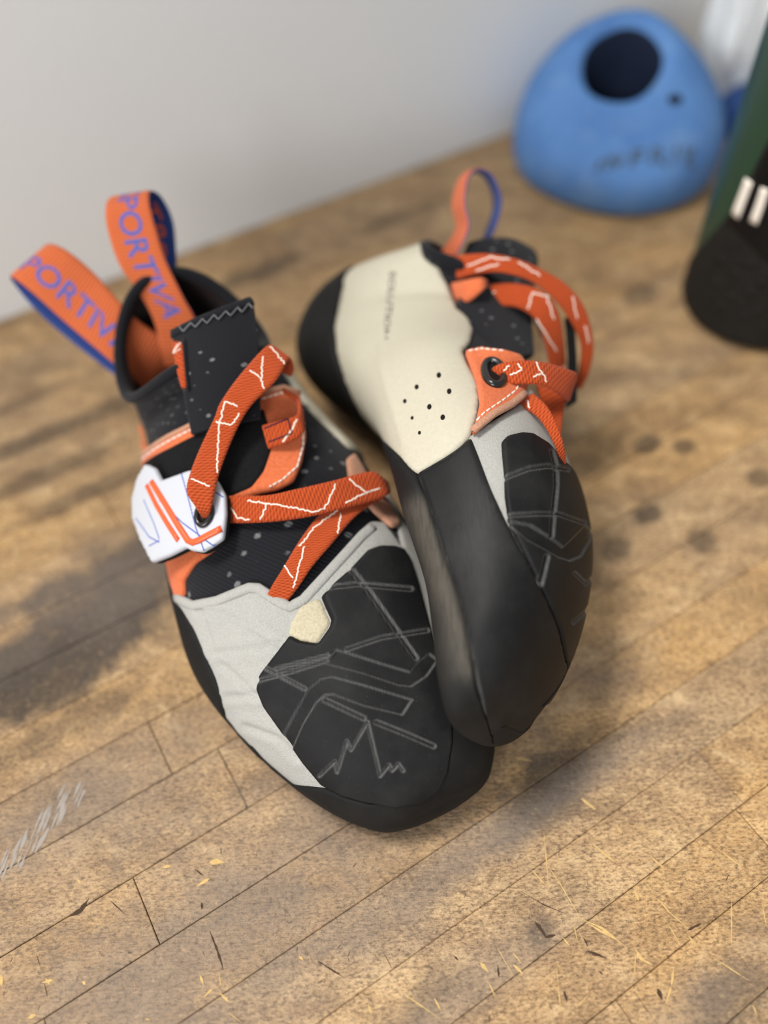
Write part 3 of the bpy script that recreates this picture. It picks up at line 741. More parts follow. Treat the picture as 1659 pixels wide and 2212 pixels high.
for _ in range(110):
    x, y = rs.uniform(0, 1659), 1700 + 512 * rs.random() ** 0.7; a = rs.uniform(0, 6.28); L = rs.uniform(3, 18)
    dk.append(([(x, y), (x + L * math.cos(a), y + L * math.sin(a))], rs.uniform(0.15, 0.4)))
strokes('dark_scratches', dk, m_plain('dark_scratch', srgb(74, 58, 46), 0.9, 0.1), 0.021)
ch = []
for k in range(46):
    f = k / 45; x, y = 168 - 170 * f, 1702 + 190 * f; o_ = rs.uniform(-16, 16); ch.append(([(x - 9 + o_, y + 20 + o_), (x + 9 + o_, y - 22 + o_)], rs.uniform(0.7, 2.2)))
strokes('chalk_smear', ch, m_plain('chalk', srgb(158, 150, 142), 1.0, 0.1), 0.022)
# ------------------------------------------------------------------ shared builders for both shoes
def lining(S, root, mat, cap_mat):
    ring = S.ev(np.full(NV, float(S.umax)), np.arange(NV, dtype=float))
    tube('collar', spline(ring, 120, per=True), 2.3, cap_mat, root, closed=True, seg=12)
    rings = []
    for k, f in ((0, 0.97), (3, 0.93), (7, 0.93), (10, 0.90), (13, 0.8)):
        r = S.ev(np.full(NV, S.umax - k * 0.55), np.arange(NV, dtype=float)); c = r.mean(0)
        rings.append(c + (r - c) * f)
    L = Surf(rings, True, flip=not (S.sg < 0)); L.mesh('lining', mat, root, 24, 80, capn=True)
def toe_point(S, root):
    c = S.ev(np.zeros(8), np.arange(8) * NV / 8.0).mean(0); V, Fs = [], []
    for i in range(9):
        for j in range(16):
            p, q = math.pi * i / 8, 2 * math.pi * j / 16
            V.append(c + 2.5 * np.array([math.sin(p) * math.cos(q), math.sin(p) * math.sin(q), math.cos(p)]))
    for i in range(8):
        for j in range(16):
            Fs.append((i * 16 + j, (i + 1) * 16 + j, (i + 1) * 16 + (j + 1) % 16, i * 16 + (j + 1) % 16))
    mesh_obj('toe_point', V, Fs, M_RUBBER, root)
def eyelet(name, surf, px, py, rx, ry, root, lift, rw=0.9, rot=0.0):
    P = []
    for a in np.linspace(0, 2 * math.pi, 28, endpoint=False):
        dx, dy = rx * math.cos(a), ry * math.sin(a)
        uv = surf.uvs([(px + dx * math.cos(rot) - dy * math.sin(rot), py + dx * math.sin(rot) + dy * math.cos(rot))])[0]
        P.append(surf.off(uv[:1], uv[1:], np.array([lift]))[0])
    e = tube(name, P, rw, M_RING, root, closed=True, seg=10)
    c = np.mean(P, 0); n = len(P)
    mesh_obj('hole', np.concatenate([P, [c]]) , [(i, (i + 1) % n, n) for i in range(n)], M_DARK, e)
    return e
def threads(name, surf, polys, root, mat, width=0.55, th=0.35, lift=0.0, dash=0, gap=0, jag=0.0, seed=3):
    """Stitching: each polyline in pixels becomes a run of short raised stitches (one part)."""
    J = ([], []); rr = random.Random(seed)
    for pl in polys:
        d = densify(np.array(pl, float), 4.0, closed=False)
        if jag: d = d + np.array([[rr.uniform(-jag, jag), rr.uniform(-jag, jag)] for _ in d])
        if dash:
            L = np.concatenate([[0], np.cumsum(np.linalg.norm(np.diff(d, axis=0), axis=1))]); s = 0
            while s < L[-1] - dash * 0.4:
                q = np.linspace(s, min(s + dash, L[-1]), 4)
                ribbon(name, surf, [(np.interp(x, L, d[:, 0]), np.interp(x, L, d[:, 1])) for x in q], width, mat, root, th, lift, join=J); s += dash + gap
        else: ribbon(name, surf, [tuple(p) for p in d], width, mat, root, th, lift, join=J)
    return joined(name, J, mat, root)
def px3(pts, sc, ox, oy): return [(ox + x / sc, oy + y / sc) for x, y in pts]

# ------------------------------------------------------------------ the standing shoe (toe towards the viewer, pull loops up)
A = empty('climbing_shoe', tuple(FA.w(np.array([115, 0, 0.0]))), 'climbing shoe standing upright with two orange pull loops and white buckle plate', 'shoe', 'pair of climbing shoes')
SA.mesh('fabric_body', M_KNIT, A, 90, 80, cap0=True)
lining(SA, A, M_LINING, M_KNITP)
# black sole and rand wrapped round the edge, toe to heel
lat_px = [(374, 1286), (398, 1310), (432, 1365), (462, 1430), (488, 1505), (500, 1562), (511, 1596), (528, 1602), (550, 1604), (566, 1622), (584, 1662), (600, 1678), (622, 1684), (660, 1690), (712, 1696), (760, 1716), (810, 1728)]
panel('sole_rand', SA, [('u', 3.0, 9.6), ('u', 3.2, 11), ('u', 4.2, 11.8), ('u', 5.0, 13.4), ('u', 6, 16.4), ('u', 7.2, 17.2), ('u', 8.5, 19), ('u', 10, 21.5), ('u', 12, 22.5), ('u', 14, 22.6),
      ('u', 15.2, 24), ('u', 15.8, 27), ('u', 16, 30), ('u', 15.8, 33), ('u', 15.2, 36), ('u', 14, 37.4), ('u', 12, 37.6), ('u', 10, 38.2), ('u', 8.9, 39.6)] + lat_px +
      [('u', 3.0, 47), ('u', 3.0, 50.4), ('u', 0.03, 50.4), ('u', 0.03, 40), ('u', 0.03, 30), ('u', 0.03, 20), ('u', 0.03, 9.6)], M_SOLE, A, th=2.3, step=1.2, rnd=1.4)
toe_point(SA, A)
# white suede toe box
throat = [(376, 1284), (396, 1294), (420, 1301), (470, 1291), (512, 1272), (540, 1262), (558, 1263), (580, 1279), (604, 1292), (625, 1303), (640, 1299), (655, 1286), (700, 1236), (745, 1186), (775, 1150), (800, 1128), (828, 1130), (868, 1187)]
CREASE = [(px3(l, 2.242, 340, 1150), w) for l, w in [([(210, 380), (330, 400), (480, 470), (600, 545)], 7), ([(290, 585), (420, 570), (600, 545)], 7), ([(320, 630), (420, 720), (490, 790)], 6), ([(350, 790), (490, 785)], 6), ([(440, 930), (600, 990), (690, 1090)], 6), ([(230, 400), (280, 560)], 5)]]
def crease(q, d):
    h = np.zeros(len(q))
    for pts, w in CREASE:
        e = seg_dist(q, pts); h -= 0.75 * np.exp(-(e / w) ** 2); h += 0.35 * np.exp(-((e - 14) / 9) ** 2)
    return h, np.zeros(len(q))
panel('toe_upper', SA, throat + [('u', 8.4, 17.4), ('u', 8.4, 20.5), ('u', 5, 20), ('u', 3.2, 17), ('u', 2.4, 13), ('u', 2.2, 9), ('u', 2.6, 4), ('u', 4, -1), ('u', 6, -2), ('u', 8, -2), ('u', 8.5, 0)],
      M_WSUEDE, A, th=1.3, step=1.2, disp=crease, label='white suede toe box with creases')
bandw = [(385, 1290), (422, 1308), (472, 1299), (540, 1271), (560, 1272), (600, 1299), (627, 1313), (656, 1298), (704, 1245), (750, 1194), (780, 1160), (803, 1140)]
ribbon('throat_binding', SA, bandw, 3.6, M_WSUEDE, A, th=0.9, lift=1.1)
panel('notch_tab', SA, [(650, 1310), (690, 1292), (700, 1310), (716, 1342), (712, 1358), (688, 1395), (650, 1388), (625, 1376), (628, 1350)], M_TAB, A, th=1.9, step=1.0, label='yellowed leather tab')
# toe patch with engraved lines
c3 = lambda pts: px3(pts, 2.242, 340, 1150)
GA = grooves(lines=[(c3([(922, 182), (1010, 290), (1240, 620)]), 8), (c3([(820, 280), (960, 265), (1210, 292)]), 8), (c3([(915, 575), (1080, 520), (1290, 490)]), 7),
                    (c3([(590, 660), (830, 600)]), 5), (c3([(545, 655), (725, 755)]), 6), (c3([(500, 715), (640, 680), (825, 625)]), 6),
                    (c3([(820, 810), (1000, 898)]), 8), (c3([(1060, 918), (1200, 975), (1325, 1028)]), 8),
                    (c3([(805, 1155), (872, 1092), (885, 1140), (925, 1000), (945, 1042), (1018, 915), (1080, 1162), (1120, 1112), (1135, 1138), (1162, 1108), (1185, 1140)]), 4)],
             bands=[c3([(865, 575), (820, 640), (1000, 690), (1160, 745), (1220, 752), (1290, 705), (1340, 630), (1300, 600), (1250, 640), (1215, 685), (1100, 650), (930, 595)]),
                    c3([(630, 965), (740, 760), (800, 712), (850, 703), (1000, 745), (1225, 815), (1180, 885), (1000, 840), (860, 785), (820, 785), (780, 820), (720, 920), (670, 1040)])])
patchA = [(792, 1192), (816, 1183), (845, 1184), (866, 1192), (880, 1214), (896, 1262), (914, 1328), (934, 1400), (954, 1462), (972, 1530), (972, 1600), (962, 1660), (944, 1694), (905, 1722), (850, 1733), (790, 1722), (742, 1708), (700, 1686),
          (660, 1640), (620, 1584), (576, 1524), (560, 1486), (566, 1456), (598, 1414), (628, 1374), (652, 1386), (688, 1392), (712, 1358), (716, 1342), (702, 1312), (694, 1292), (720, 1264), (756, 1232)]
panel('toe_patch', SA, patchA, M_RUBBER, A, th=3.1, step=0.52, rnd=1.1, disp=GA, label='black rubber toe patch with engraved lines and a jagged peak emblem')
# medial white leather
panel('medial_quarter', SA, [('u', 9.0, 15.6), ('u', 10.2, 15.0), ('u', 11.5, 15.2), ('u', 13, 15.6), ('u', 15, 16), ('u', 17.6, 17), ('u', 17.6, 20), ('u', 17.4, 27), ('u', 15, 25), ('u', 11, 23.5), ('u', 9, 20)], M_CREAM, A, th=1.6, step=2.0, label='cream leather heel side')
# orange suede: lateral anchor, velcro flap
panel('suede_anchor', SA, [(352, 1170), (366, 1225), (384, 1288), (402, 1290), (400, 1256), (424, 1218), (470, 1186), (490, 1150), (420, 1130)], M_OSUEDE, A, th=1.7, step=1.2, label='orange suede strap anchor')
flap = [(322, 984), (380, 946), (440, 914), (510, 876), (560, 854), (602, 850), (636, 864), (646, 900), (656, 955), (650, 1008), (634, 1048), (600, 1066), (560, 1074), (520, 1096), (470, 1140), (380, 1120), (340, 1040)]
panel('strap_flap', SA, flap, M_OSUEDE, A, th=1.8, lift=2.6, step=1.2, label='orange suede strap flap')
velcro = [(335, 1000), (390, 972), (440, 944), (520, 912), (566, 896), (580, 940), (585, 985), (572, 1028), (548, 1062), (510, 1078), (470, 1110), (400, 1090), (350, 1040)]
panel('fastener_pad', SA, velcro, M_VELCRO, A, th=1.0, lift=4.2, step=1.0, label='black fuzzy fastener pad')
ribbon('flap_edge', SA, [(322, 984), (380, 948), (440, 917), (510, 880), (556, 858)], 2.0, M_PEACH, A, th=1.0, lift=4.0)
ribbon('flap_lip', SA, [(556, 860), (602, 853), (634, 866)], 2.4, M_PEACH, A, th=1.2, lift=4.2)
threads('flap_stitching', SA, [[(330, 990), (390, 955), (450, 922), (520, 886)], [(560, 874), (600, 864), (624, 874)], [(648, 930), (650, 975), (640, 1020), (610, 1048), (585, 1062)]], A, M_WHITE, 0.6, 0.4, 4.6, dash=9, gap=3)
# heel-side suede corner by the collar
panel('collar_trim', SA, [(268, 925), (300, 930), (330, 975), (345, 1000), (322, 1004), (300, 980)], M_OSUEDE, A, th=1.6, lift=1.2, step=1.2)
# tongue
TG = grid([[(418, 940, 303), (460, 925, 300), (510, 915, 299), (562, 905, 302)], [(402, 860, 303), (450, 845, 299.5), (505, 832, 299), (560, 820, 303)],
           [(390, 800, 305), (440, 782, 300.5), (498, 765, 300.5), (558, 748, 305)], [(380, 738, 309), (428, 712, 304), (488, 688, 304), (548, 668, 309)], [(379, 722, 310.5), (425, 698, 305), (484, 672, 305), (540, 653, 310)]])
TA = Strap(G=TG); tongue = TA.mesh('tongue', M_KNIT, A, th=4.5, nu=60, nv=28, label='black dotted knit tongue')
panel('tongue_binding', TA.s, [('u', 3.05, 0), ('u', 3.05, 1), ('u', 3.05, 2), ('u', 3.05, 3), ('u', 4, 3), ('u', 4, 2), ('u', 4, 1), ('u', 4, 0)], M_KNITP, tongue, th=1.0, lift=2.2, step=1.0, rnd=2.0, sm=False, label='black bound top edge')
zz = []
for k in range(14): zz.append((398 + k * 11 + (0 if k % 2 else 3), (726 - k * 3.9) + (0 if k % 2 else -13)))
threads('zigzag_stitching', TA.s, [zz], tongue, m_plain('grey_thread', srgb(120, 120, 122), 0.9), 0.35, 0.3, 3.2)
panel('tongue_side_label', TA.s, [(381, 742), (403, 742), (408, 790), (412, 840), (402, 842), (390, 800)], M_WEB, tongue, th=0.6, lift=2.2, step=0.9, label='orange woven label on the tongue edge')
ribbon('tongue_piping', TA.s, [(409, 738), (413, 790), (418, 845)], 1.3, M_KNITP, tongue, th=1.2, lift=2.2)
threads('label_lines', TA.s, [[(384, 770), (396, 748)], [(388, 768), (402, 758)], [(384, 770), (402, 745)]], tongue, M_WHITE, 0.35, 0.2, 2.75)

# buckle plate
xs, ds = [262, 320, 385, 450, 515], [326, 308, 296.5, 291, 288.5]
BP = Strap(G=grid([[(x + (y - 1100) * 0.02, y, d - (y - 1100) * 0.03) for x, d in zip(xs, ds)] for y in (975, 1060, 1145, 1235)]))
plate = [(318, 1003), (300, 1034), (290, 1078), (292, 1122), (308, 1168), (333, 1216), (370, 1202), (405, 1184), (420, 1191), (440, 1194), (462, 1182), (485, 1165), (491, 1112), (489, 1072), (472, 1040), (444, 1020), (412, 1017), (352, 1039), (338, 1012)]
def pdisp(q, d):
    m = inside(q, np.array([(380, 1035), (445, 1030), (430, 1110), (400, 1130), (370, 1085)], float)); s = np.sin((q[:, 0] * 0.35 + q[:, 1] * 0.94) * 2 * np.pi / 7.5)
    return np.where(m, 0.10 * s, 0.0), np.zeros(len(q))
bk = panel('buckle_plate', BP.s, plate, M_PLASTIC, A, th=1.6, step=0.8, rnd=0.5, disp=pdisp, label='white plastic buckle plate with orange ridges')
panel('backing', BP.s, [(p[0] + (3 if p[0] > 400 else 1), p[1] + 3) for p in plate], M_VELCRO, bk, th=1.4, lift=-1.6, step=1.6)
ribbon('ridge', BP.s, [(326, 1050), (345, 1090), (368, 1130), (392, 1168)], 1.9, M_OPLASTIC, bk, th=0.9, lift=1.5)
ribbon('ridge', BP.s, [(336, 1042), (362, 1085), (392, 1136), (412, 1168), (422, 1173), (436, 1168), (482, 1143)], 2.3, M_OPLASTIC, bk, th=1.0, lift=1.5)
for l in ([(398, 1024), (412, 1075), (428, 1140), (446, 1190)], [(352, 1082), (400, 1130), (468, 1182)], [(462, 1060), (486, 1076)], [(318, 1080), (340, 1130), (352, 1165)], [(302, 1120), (330, 1160), (352, 1172)], [(330, 1180), (352, 1168)]):
    threads('blue_line', BP.s, [l], bk, M_BLUE, 0.45, 0.06, 1.62)
eyelet('eyelet', BP.s, 447, 1112, 15, 24, bk, 1.9, 1.1, 0.25)

# webbing straps
def strap(root, st, lines=(), th=1.4, name='webbing_strap', mat=None, seed=1, face=None, label=None):
    s = Strap(band(st), face=face); o = s.mesh(name, mat or M_WEB, root, th=th, label=label)
    if lines: threads('woven_line', s.s, lines, o, M_WHITE, 0.52, 0.12, th * 0.5, jag=1.9, seed=seed)
    return s, o
strap(A, [(590, 790, 630, 812, 310), (592, 768, 634, 796, 305), (578, 747, 624, 777, 299), (519, 810, 596, 822, 293.5), (477, 869, 547, 871, 292), (463, 904, 520, 911, 291.5), (435, 963, 495, 965, 291), (411, 1023, 474, 1021, 288), (404, 1063, 463, 1067, 286), (424, 1096, 456, 1100, 286), (438, 1118, 450, 1120, 290)],
      [[(583, 751), (616, 789)], [(540, 802), (565, 819), (568, 772)], [(565, 819), (570, 842)], [(514, 878), (487, 868), (475, 916), (473, 960), (469, 1021)], [(467, 912), (502, 918), (518, 892)], [(415, 1037), (455, 1051)]], face=0.75, label='orange strap from the tongue to the buckle eyelet')
strap(A, [(452, 1080, 452, 1125, 296), (495, 1071, 495, 1130, 293.5), (574, 1070, 578, 1128, 290), (638, 1057, 658, 1118, 290), (717, 1039, 737, 1100, 292.5), (797, 1019, 812, 1080, 298.5), (824, 1030, 838, 1068, 302), (834, 1046, 838, 1066, 308), (800, 1060, 806, 1090, 312)],
      [[(499, 1095), (514, 1118), (542, 1124)], [(536, 1081), (578, 1087), (682, 1106), (701, 1099), (725, 1047)], [(578, 1087), (564, 1124)], [(753, 1035), (789, 1065), (821, 1055)], [(789, 1065), (745, 1087)]], seed=2, face=0.4, label='orange strap running across to the medial side')
strap(A, [(770, 1060, 830, 1075, 307), (724, 1080, 789, 1098, 299), (685, 1118, 757, 1126, 294), (646, 1170, 717, 1174, 288.5), (610, 1230, 676, 1222, 285), (592, 1258, 645, 1268, 284), (578, 1283, 617, 1304, 284.5)],
      [[(737, 1099), (682, 1138), (646, 1182)], [(658, 1180), (648, 1220), (634, 1270)], [(614, 1222), (634, 1250)], [(737, 1110), (729, 1154)]], seed=3, label='orange strap stitched to the throat corner')
s4, o4 = strap(A, [(566, 919, 580, 970, 299.5), (606, 908, 618, 958, 298.5), (640, 897, 651, 940, 299.5), (646, 874, 655, 920, 303), (640, 856, 648, 880, 306), (612, 838, 614, 850, 309)], seed=4, face=0.3, label='short orange keeper strap')
threads('box_stitching', s4.s, [[(572, 926), (622, 905), (631, 936), (582, 955)]], o4, M_NAVY, 0.5, 0.2, 0.7)
threads('woven_line', s4.s, [[(612, 955), (632, 926), (640, 905)]], o4, M_WHITE, 0.6, 0.12, 0.7, jag=1.2)
# medial suede tab behind the straps
panel('medial_tab', SA, [(744, 996), (760, 985), (776, 1010), (800, 1060), (832, 1084), (860, 1138), (842, 1146), (805, 1112), (775, 1080), (750, 1040)], M_PEACH, A, th=1.4, lift=1.2, step=1.2, label='raw edged suede tab')

# pull loops with blue lettering
def loop(root, st, text, u0, t0, size, stretch, face, inner=None):
    s = Strap(band(st), face=face); o = s.mesh('pull_loop', M_LOOP, root, th=1.3, nv=13, back=M_BLUEWEB, nu=160)
    if text: text_on('lettering', text, s, float(np.interp(u0, s.us, s.L)), t0, size, M_BLUE, o, stretch, 0.72)
    if inner: text_on('lettering', inner[0], s, float(np.interp(inner[1], s.us, s.L)), t0, size, M_ORPRINT, o, stretch, -0.74)
    return s, o
loop(A, [(300, 850, 345, 760, 366), (160, 742, 230, 640, 363), (80, 672, 150, 580, 357), (28, 610, 105, 536, 350), (28, 600, 114, 528, 343), (70, 632, 150, 545, 342), (140, 695, 207, 594, 345), (245, 785, 285, 680, 348), (300, 835, 360, 740, 358), (335, 890, 395, 800, 371)],
     'SPORTIVA', 3.0, 5.4, 9.0, 1.12, 0.62)
loop(A, [(310, 660, 385, 650, 358), (300, 570, 381, 560, 356), (296, 490, 374, 480, 353), (278, 440, 350, 428, 347), (240, 428, 326, 414, 340), (228, 455, 323, 440, 335), (236, 510, 337, 495, 336), (260, 575, 358, 562, 339), (300, 632, 395, 640, 344), (335, 700, 425, 700, 351), (350, 790, 430, 780, 362)],
     'SPORTIVA', 3.7, 5.0, 8.6, 1.12, 0.6, ('ORT', 0.9))
# ------------------------------------------------------------------ the shoe lying on its side, toe resting on the other
B = empty('climbing_shoe', tuple(ground(960, 1100)), 'climbing shoe tipped on its side, cream heel and black rubber toe facing up', 'shoe', 'pair of climbing shoes')
SB.mesh('fabric_body', M_KNIT, B, 90, 80, cap0=True)
lining(SB, B, M_LINING, M_KNITP)
seam = [(905, 1027), (922, 1070), (940, 1130), (962, 1200), (985, 1260), (1008, 1340), (1018, 1400), (1026, 1470), (1040, 1530), (1062, 1590)]
def scuff(q, d):
    e = seg_dist(q, np.array([(905, 1030), (962, 1200), (1010, 1345), (1040, 1530)], float)); w = np.exp(-(e / 3) ** 2) * 0.3
    return np.zeros(len(q)), np.maximum(w, 0.10 * np.exp(-(((q[:, 0] - 1040) / 60) ** 2 + ((q[:, 1] - 1150) / 170) ** 2)))
def sole_wear(q, d):
    e = seg_dist(q, np.array([(915, 1100), (950, 1210), (990, 1340), (1010, 1440)], float)); return np.zeros(len(q)), 0.5 * np.exp(-(e / 26) ** 2)
panel('sole', SB, seam + [('u', 0.03, 28), ('u', 0.03, 34), ('u', 0.03, 41), ('u', 1.5, 41), ('u', 3, 40.5), ('u', 5, 39.5), ('u', 7, 39), ('u', 9, 38), ('u', 11, 37.6), ('u', 13, 37.6), ('u', 15.3, 37), ('u', 15.9, 33), ('u', 16, 30), ('u', 15.9, 27),
       ('u', 15.4, 23.5), (745, 620), (735, 660), (726, 710), (732, 765), (752, 825), (785, 890), (830, 945), (872, 990), (888, 1012)], M_SOLE, B, th=2.6, step=1.5, rnd=1.4, disp=sole_wear)
rand_r = [(1018, 950), (1034, 990), (1060, 1060), (1092, 1132), (1128, 1205), (1172, 1300), (1196, 1360), (1208, 1420), (1222, 1452), (1246, 1466)]
panel('rand', SB, [(905, 1027), (930, 1012), (960, 995), (990, 975)] + rand_r + [('u', 2.6, 3), ('u', 2.0, 0), ('u', 0.03, 0), ('u', 0.03, 6), ('u', 0.03, 12), ('u', 0.03, 20), ('u', 0.03, 27.8)] + seam[::-1][:-1], M_RUBBER, B, th=2.5, step=1.1, rnd=1.2, disp=scuff, label='black rubber rand round the big toe')
panel('toe_upper', SB, [(1012, 948), (1036, 930), (1080, 902), (1130, 868), (1160, 885), ('u', 8.6, 9.5), ('u', 8.3, 6), ('u', 8.2, 2), ('u', 8.2, -1), ('u', 5, -1.5), ('u', 3, 0), ('u', 2.4, 6), ('u', 2.4, 12), ('u', 3.2, 15), ('u', 5, 17.5), ('u', 6.5, 18.2)], M_WSUEDE, B, th=1.3, step=1.4, label='white suede toe box')
c5 = lambda pts: px3(pts, 2.91, 840, 900)
GB = grooves(lines=[(c5([(985, 240), (1008, 330), (1010, 450), (990, 640), (980, 760)]), 8), (c5([(700, 420), (850, 355), (960, 335), (1080, 350)]), 7), (c5([(735, 645), (900, 630), (1020, 625), (1180, 675)]), 6), (c5([(950, 890), (905, 1080)]), 9),
                    (c5([(1120, 985), (1190, 1050), (1235, 1000), (1255, 900)]), 5), (c5([(1110, 1285), (1190, 1215), (1255, 1100)]), 5)],
             bands=[c5([(720, 675), (860, 700), (1000, 790), (1050, 830), (1190, 690), (1225, 720), (1220, 780), (1160, 880), (1090, 910), (1020, 890), (840, 790)])])
patchB = [(1080, 962), (1092, 948), (1118, 941), (1140, 942), (1172, 962), (1206, 1000), ('u', 6.7, 9.5), ('u', 6.4, 5), ('u', 5.6, 2.5), ('u', 4.2, 1.6), ('u', 3.1, 3.0), ('u', 2.4, 5.2), (1240, 1464), (1222, 1450), (1208, 1420), (1196, 1360), (1172, 1300), (1128, 1205), (1094, 1136), (1092, 1110), (1088, 1080), (1086, 1030), (1082, 990)]
panel('toe_patch', SB, patchB, M_RUBBER, B, th=2.9, step=0.55, rnd=1.1, disp=GB, label='black rubber toe patch with engraved lines')
toe_point(SB, B)
# cream leather side and perforations
cream = [(745, 620), (735, 660), (726, 710), (732, 765), (752, 825), (785, 890), (830, 945), (872, 990), (888, 1012), (905, 1027), (930, 1012), (960, 995), (990, 975), (1016, 946), (1030, 905), (1035, 872), (1028, 824), (1008, 790), (998, 762), (1014, 744), (1020, 716), (1008, 690), (986, 672), (978, 648), (966, 616), (948, 580), ('u', 18, 22), ('u', 18, 26), ('u', 17.9, 30), ('u', 17.3, 30), ('u', 16, 27), ('u', 15.4, 23.5)]
def heel_fold(q, d):
    e = seg_dist(q, np.array([(815, 600), (825, 700), (830, 800), (860, 900), (880, 960)], float)); return 0.5 * np.exp(-(e / 8) ** 2), np.zeros(len(q))
cr = panel('heel_leather', SB, cream, M_CREAM, B, th=1.7, step=1.5, disp=heel_fold, label='cream leather heel side with small holes')
for (x, y, r) in [(950, 818, 6), (905, 842, 5.5), (972, 853, 6), (880, 872, 5), (932, 885, 6), (960, 908, 6), (896, 908, 4.5), (912, 940, 4.5), (865, 905, 4)]:
    panel('perforation', SB, [(x + r * 0.85 * math.cos(a), y + r * 1.1 * math.sin(a)) for a in np.linspace(0, 2 * math.pi, 10, endpoint=False)], M_DARK, cr, th=0.12, lift=1.66, step=0.6, rnd=0.2)
# tongue, suede eyelet flap and straps
TB = Strap(G=grid([[(1000, 790, 318), (1050, 785, 318), (1100, 780, 324), (1150, 770, 334)], [(992, 700, 333), (1045, 700, 332), (1100, 700, 338), (1146, 700, 346)],
                   [(990, 620, 346), (1045, 618, 345), (1105, 615, 350), (1152, 615, 358)], [(1000, 560, 356), (1050, 548, 355), (1108, 548, 359), (1158, 568, 366)], [(1010, 535, 360), (1052, 524, 360), (1105, 526, 364), (1148, 548, 369)]]))
TB.mesh('tongue', M_KNIT, B, th=5, nu=50, nv=24, label='black dotted knit tongue')
flapB = [(1004, 762), (1040, 754), (1090, 760), (1126, 772), (1140, 800), (1138, 838), (1126, 858), (1100, 882), (1062, 906), (1020, 942), (1030, 905), (1036, 872), (1028, 824)]
def lie(px, py, d, gap=3.2):
    """Depth of a flap point: on the shoe with a small gap, or where it bridges past the edge."""
    h = SB.hit(px, py)
    return (px, py, d if h is None else min(d, float((SB.ev(h[:1], h[1:])[0] - CAM) @ RC[:, 2]) - gap))
EF = Surf(grid([[lie(*p) for p in r] for r in [[(980, 730, 314), (1030, 725, 309), (1080, 722, 306), (1160, 722, 312)], [(985, 800, 302), (1035, 795, 298), (1085, 795, 297), (1165, 795, 302)],
     [(1000, 880, 289.5), (1045, 875, 288), (1095, 875, 289), (1170, 870, 296)], [(1000, 960, 275), (1050, 950, 275), (1100, 945, 278), (1175, 940, 288)]]]), False)
if EF.nrm(np.array([1.0]), np.array([1.0]))[0] @ (CAM - EF.ev(np.array([1.0]), np.array([1.0]))[0]) < 0: EF.sg = -1.0
fl = panel('eyelet_flap', EF, flapB, M_OSUEDE, B, th=2.2, step=1.0, label='orange suede flap with a black eyelet')
ribbon('raw_edge', EF, [(1128, 856), (1100, 880), (1062, 903), (1022, 938)], 2.6, M_PEACH, fl, th=1.0, lift=1.8)
threads('flap_stitching', EF, [[(1012, 768), (1042, 762), (1084, 766)], [(1118, 830), (1108, 852), (1078, 876), (1045, 900), (1026, 922)]], fl, M_WHITE, 0.6, 0.4, 2.1, dash=9, gap=4)
eyelet('eyelet', EF, 1064, 817, 19, 27, fl, 2.6, 1.5, -0.2)
loop(B, [(1030, 545, 1046, 535, 386, 372), (1054, 492, 1070, 488, 384, 368), (1066, 435, 1082, 432, 382, 366), (1050, 388, 1062, 380, 380, 364), (1020, 370, 1034, 366, 376, 360), (992, 388, 1012, 384, 372, 356), (977, 440, 1004, 438, 370, 352), (984, 498, 1012, 492, 370, 350), (948, 552, 985, 552, 372, 350)], '', 0, 0, 1, 1, 0.75)
strap(B, [(1056, 815, 1064, 836, 296), (1068, 792, 1076, 834, 291.5), (1110, 780, 1120, 830, 289), (1170, 782, 1176, 834, 291), (1240, 803, 1220, 862, 300), (1243, 815, 1226, 868, 312)],
      [[(1088, 800), (1100, 790)], [(1100, 812), (1128, 800), (1118, 785)], [(1155, 782), (1168, 806), (1180, 828)], [(1168, 806), (1150, 815)]], seed=5, label='orange strap through the eyelet')
strap(B, [(935, 560, 960, 615, 352), (985, 552, 1000, 600, 341), (1050, 548, 1060, 588, 334), (1110, 558, 1112, 595, 332), (1165, 580, 1158, 614, 333), (1222, 614, 1200, 650, 335), (1262, 665, 1232, 694, 338), (1281, 738, 1254, 744, 342), (1274, 798, 1250, 800, 346), (1255, 840, 1240, 836, 352)],
      [[(1010, 575), (1060, 556), (1100, 562)], [(1120, 568), (1165, 596)], [(1235, 640), (1246, 690)], [(1262, 705), (1272, 740)], [(1030, 585), (1080, 570)]], seed=6, label='long orange strap arching over the instep')
strap(B, [(1038, 618, 1034, 662, 350), (1060, 614, 1056, 662, 342), (1112, 612, 1115, 664, 336), (1170, 628, 1158, 692, 334), (1204, 670, 1178, 742, 335), (1218, 740, 1188, 802, 338), (1222, 800, 1195, 860, 343)],
      [[(1060, 650), (1072, 630)], [(1140, 668), (1150, 634), (1180, 640), (1195, 690)], [(1160, 690), (1200, 760)]], seed=7, label='lower orange strap arching over the instep')
strap(B, [(1150, 688, 1182, 690, 345), (1172, 740, 1206, 742, 344), (1188, 790, 1222, 792, 341), (1196, 850, 1224, 850, 338)], mat=M_PEACH, name='suede_pull', label='raw suede backing strip')
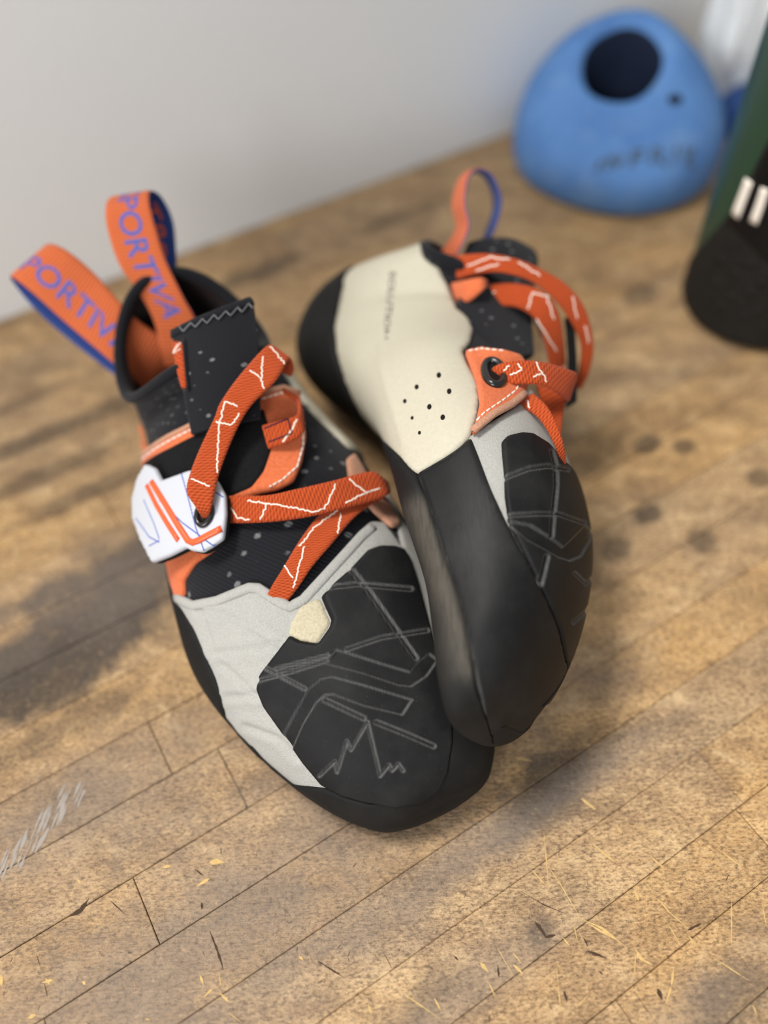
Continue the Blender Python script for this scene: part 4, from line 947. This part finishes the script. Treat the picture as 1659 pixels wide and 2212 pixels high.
strap(B, [(972, 612, 982, 662, 346), (1002, 606, 1012, 652, 336), (1036, 600, 1042, 628, 332), (1050, 606, 1048, 616, 338)], mat=M_OSUEDE, name='suede_keeper', th=2.0)
strap(B, [(1120, 874, 1152, 850, 292), (1164, 905, 1186, 884, 286), (1198, 962, 1213, 945, 283), (1211, 1010, 1222, 996, 286)], [[(1140, 866), (1144, 884)]], label='orange strap running down to the toe box')
strap(B, [(1158, 832, 1226, 846, 308), (1178, 896, 1216, 896, 303), (1192, 950, 1212, 942, 300)], name='rear_strap', label='orange strap in shade behind the eyelet strap')
strap(B, [(1220, 688, 1240, 692, 345), (1226, 780, 1246, 778, 338), (1222, 882, 1246, 866, 334)], mat=M_VELCRO, name='fastener_tip', th=2.4, label='black fastener tip')
# small dark lettering on the heel leather
def heel_text(txt, px0, px1, h):
    """Lettering running down the heel leather, laid on the leather surface."""
    cu = bpy.data.curves.new('lettering', 'FONT'); cu.body = txt; cu.size = 1.0; cu.resolution_u = 2
    ob = bpy.data.objects.new('lettering', cu); COL.objects.link(ob); bpy.context.view_layer.update()
    me = ob.evaluated_get(bpy.context.evaluated_depsgraph_get()).to_mesh()
    V = np.array([v.co[:2] for v in me.vertices]); Fs = [list(p.vertices) for p in me.polygons]
    bpy.data.objects.remove(ob); bpy.data.curves.remove(cu)
    s = V[:, 0] / V[:, 0].max(); a, b = np.array(px0, float), np.array(px1, float); e = (b - a) / np.linalg.norm(b - a); up = np.array([-e[1], e[0]]) * -1
    q = a + s[:, None] * (b - a) + V[:, 1:2] / 0.73 * h * up
    uv = SB.uvs([tuple(p) for p in q]); P = SB.off(uv[:, 0], uv[:, 1], np.full(len(uv), 1.85))
    nn = np.cross(P[Fs[0][1]] - P[Fs[0][0]], P[Fs[0][2]] - P[Fs[0][0]])
    if nn @ SB.nrm(uv[:1, 0], uv[:1, 1])[0] < 0: Fs = [f[::-1] for f in Fs]
    mesh_obj('lettering', P, Fs, m_plain('dark_print', srgb(52, 48, 50), 0.7), cr, smooth=False)
heel_text('SOLUTION', (846, 590), (830, 738), 14)
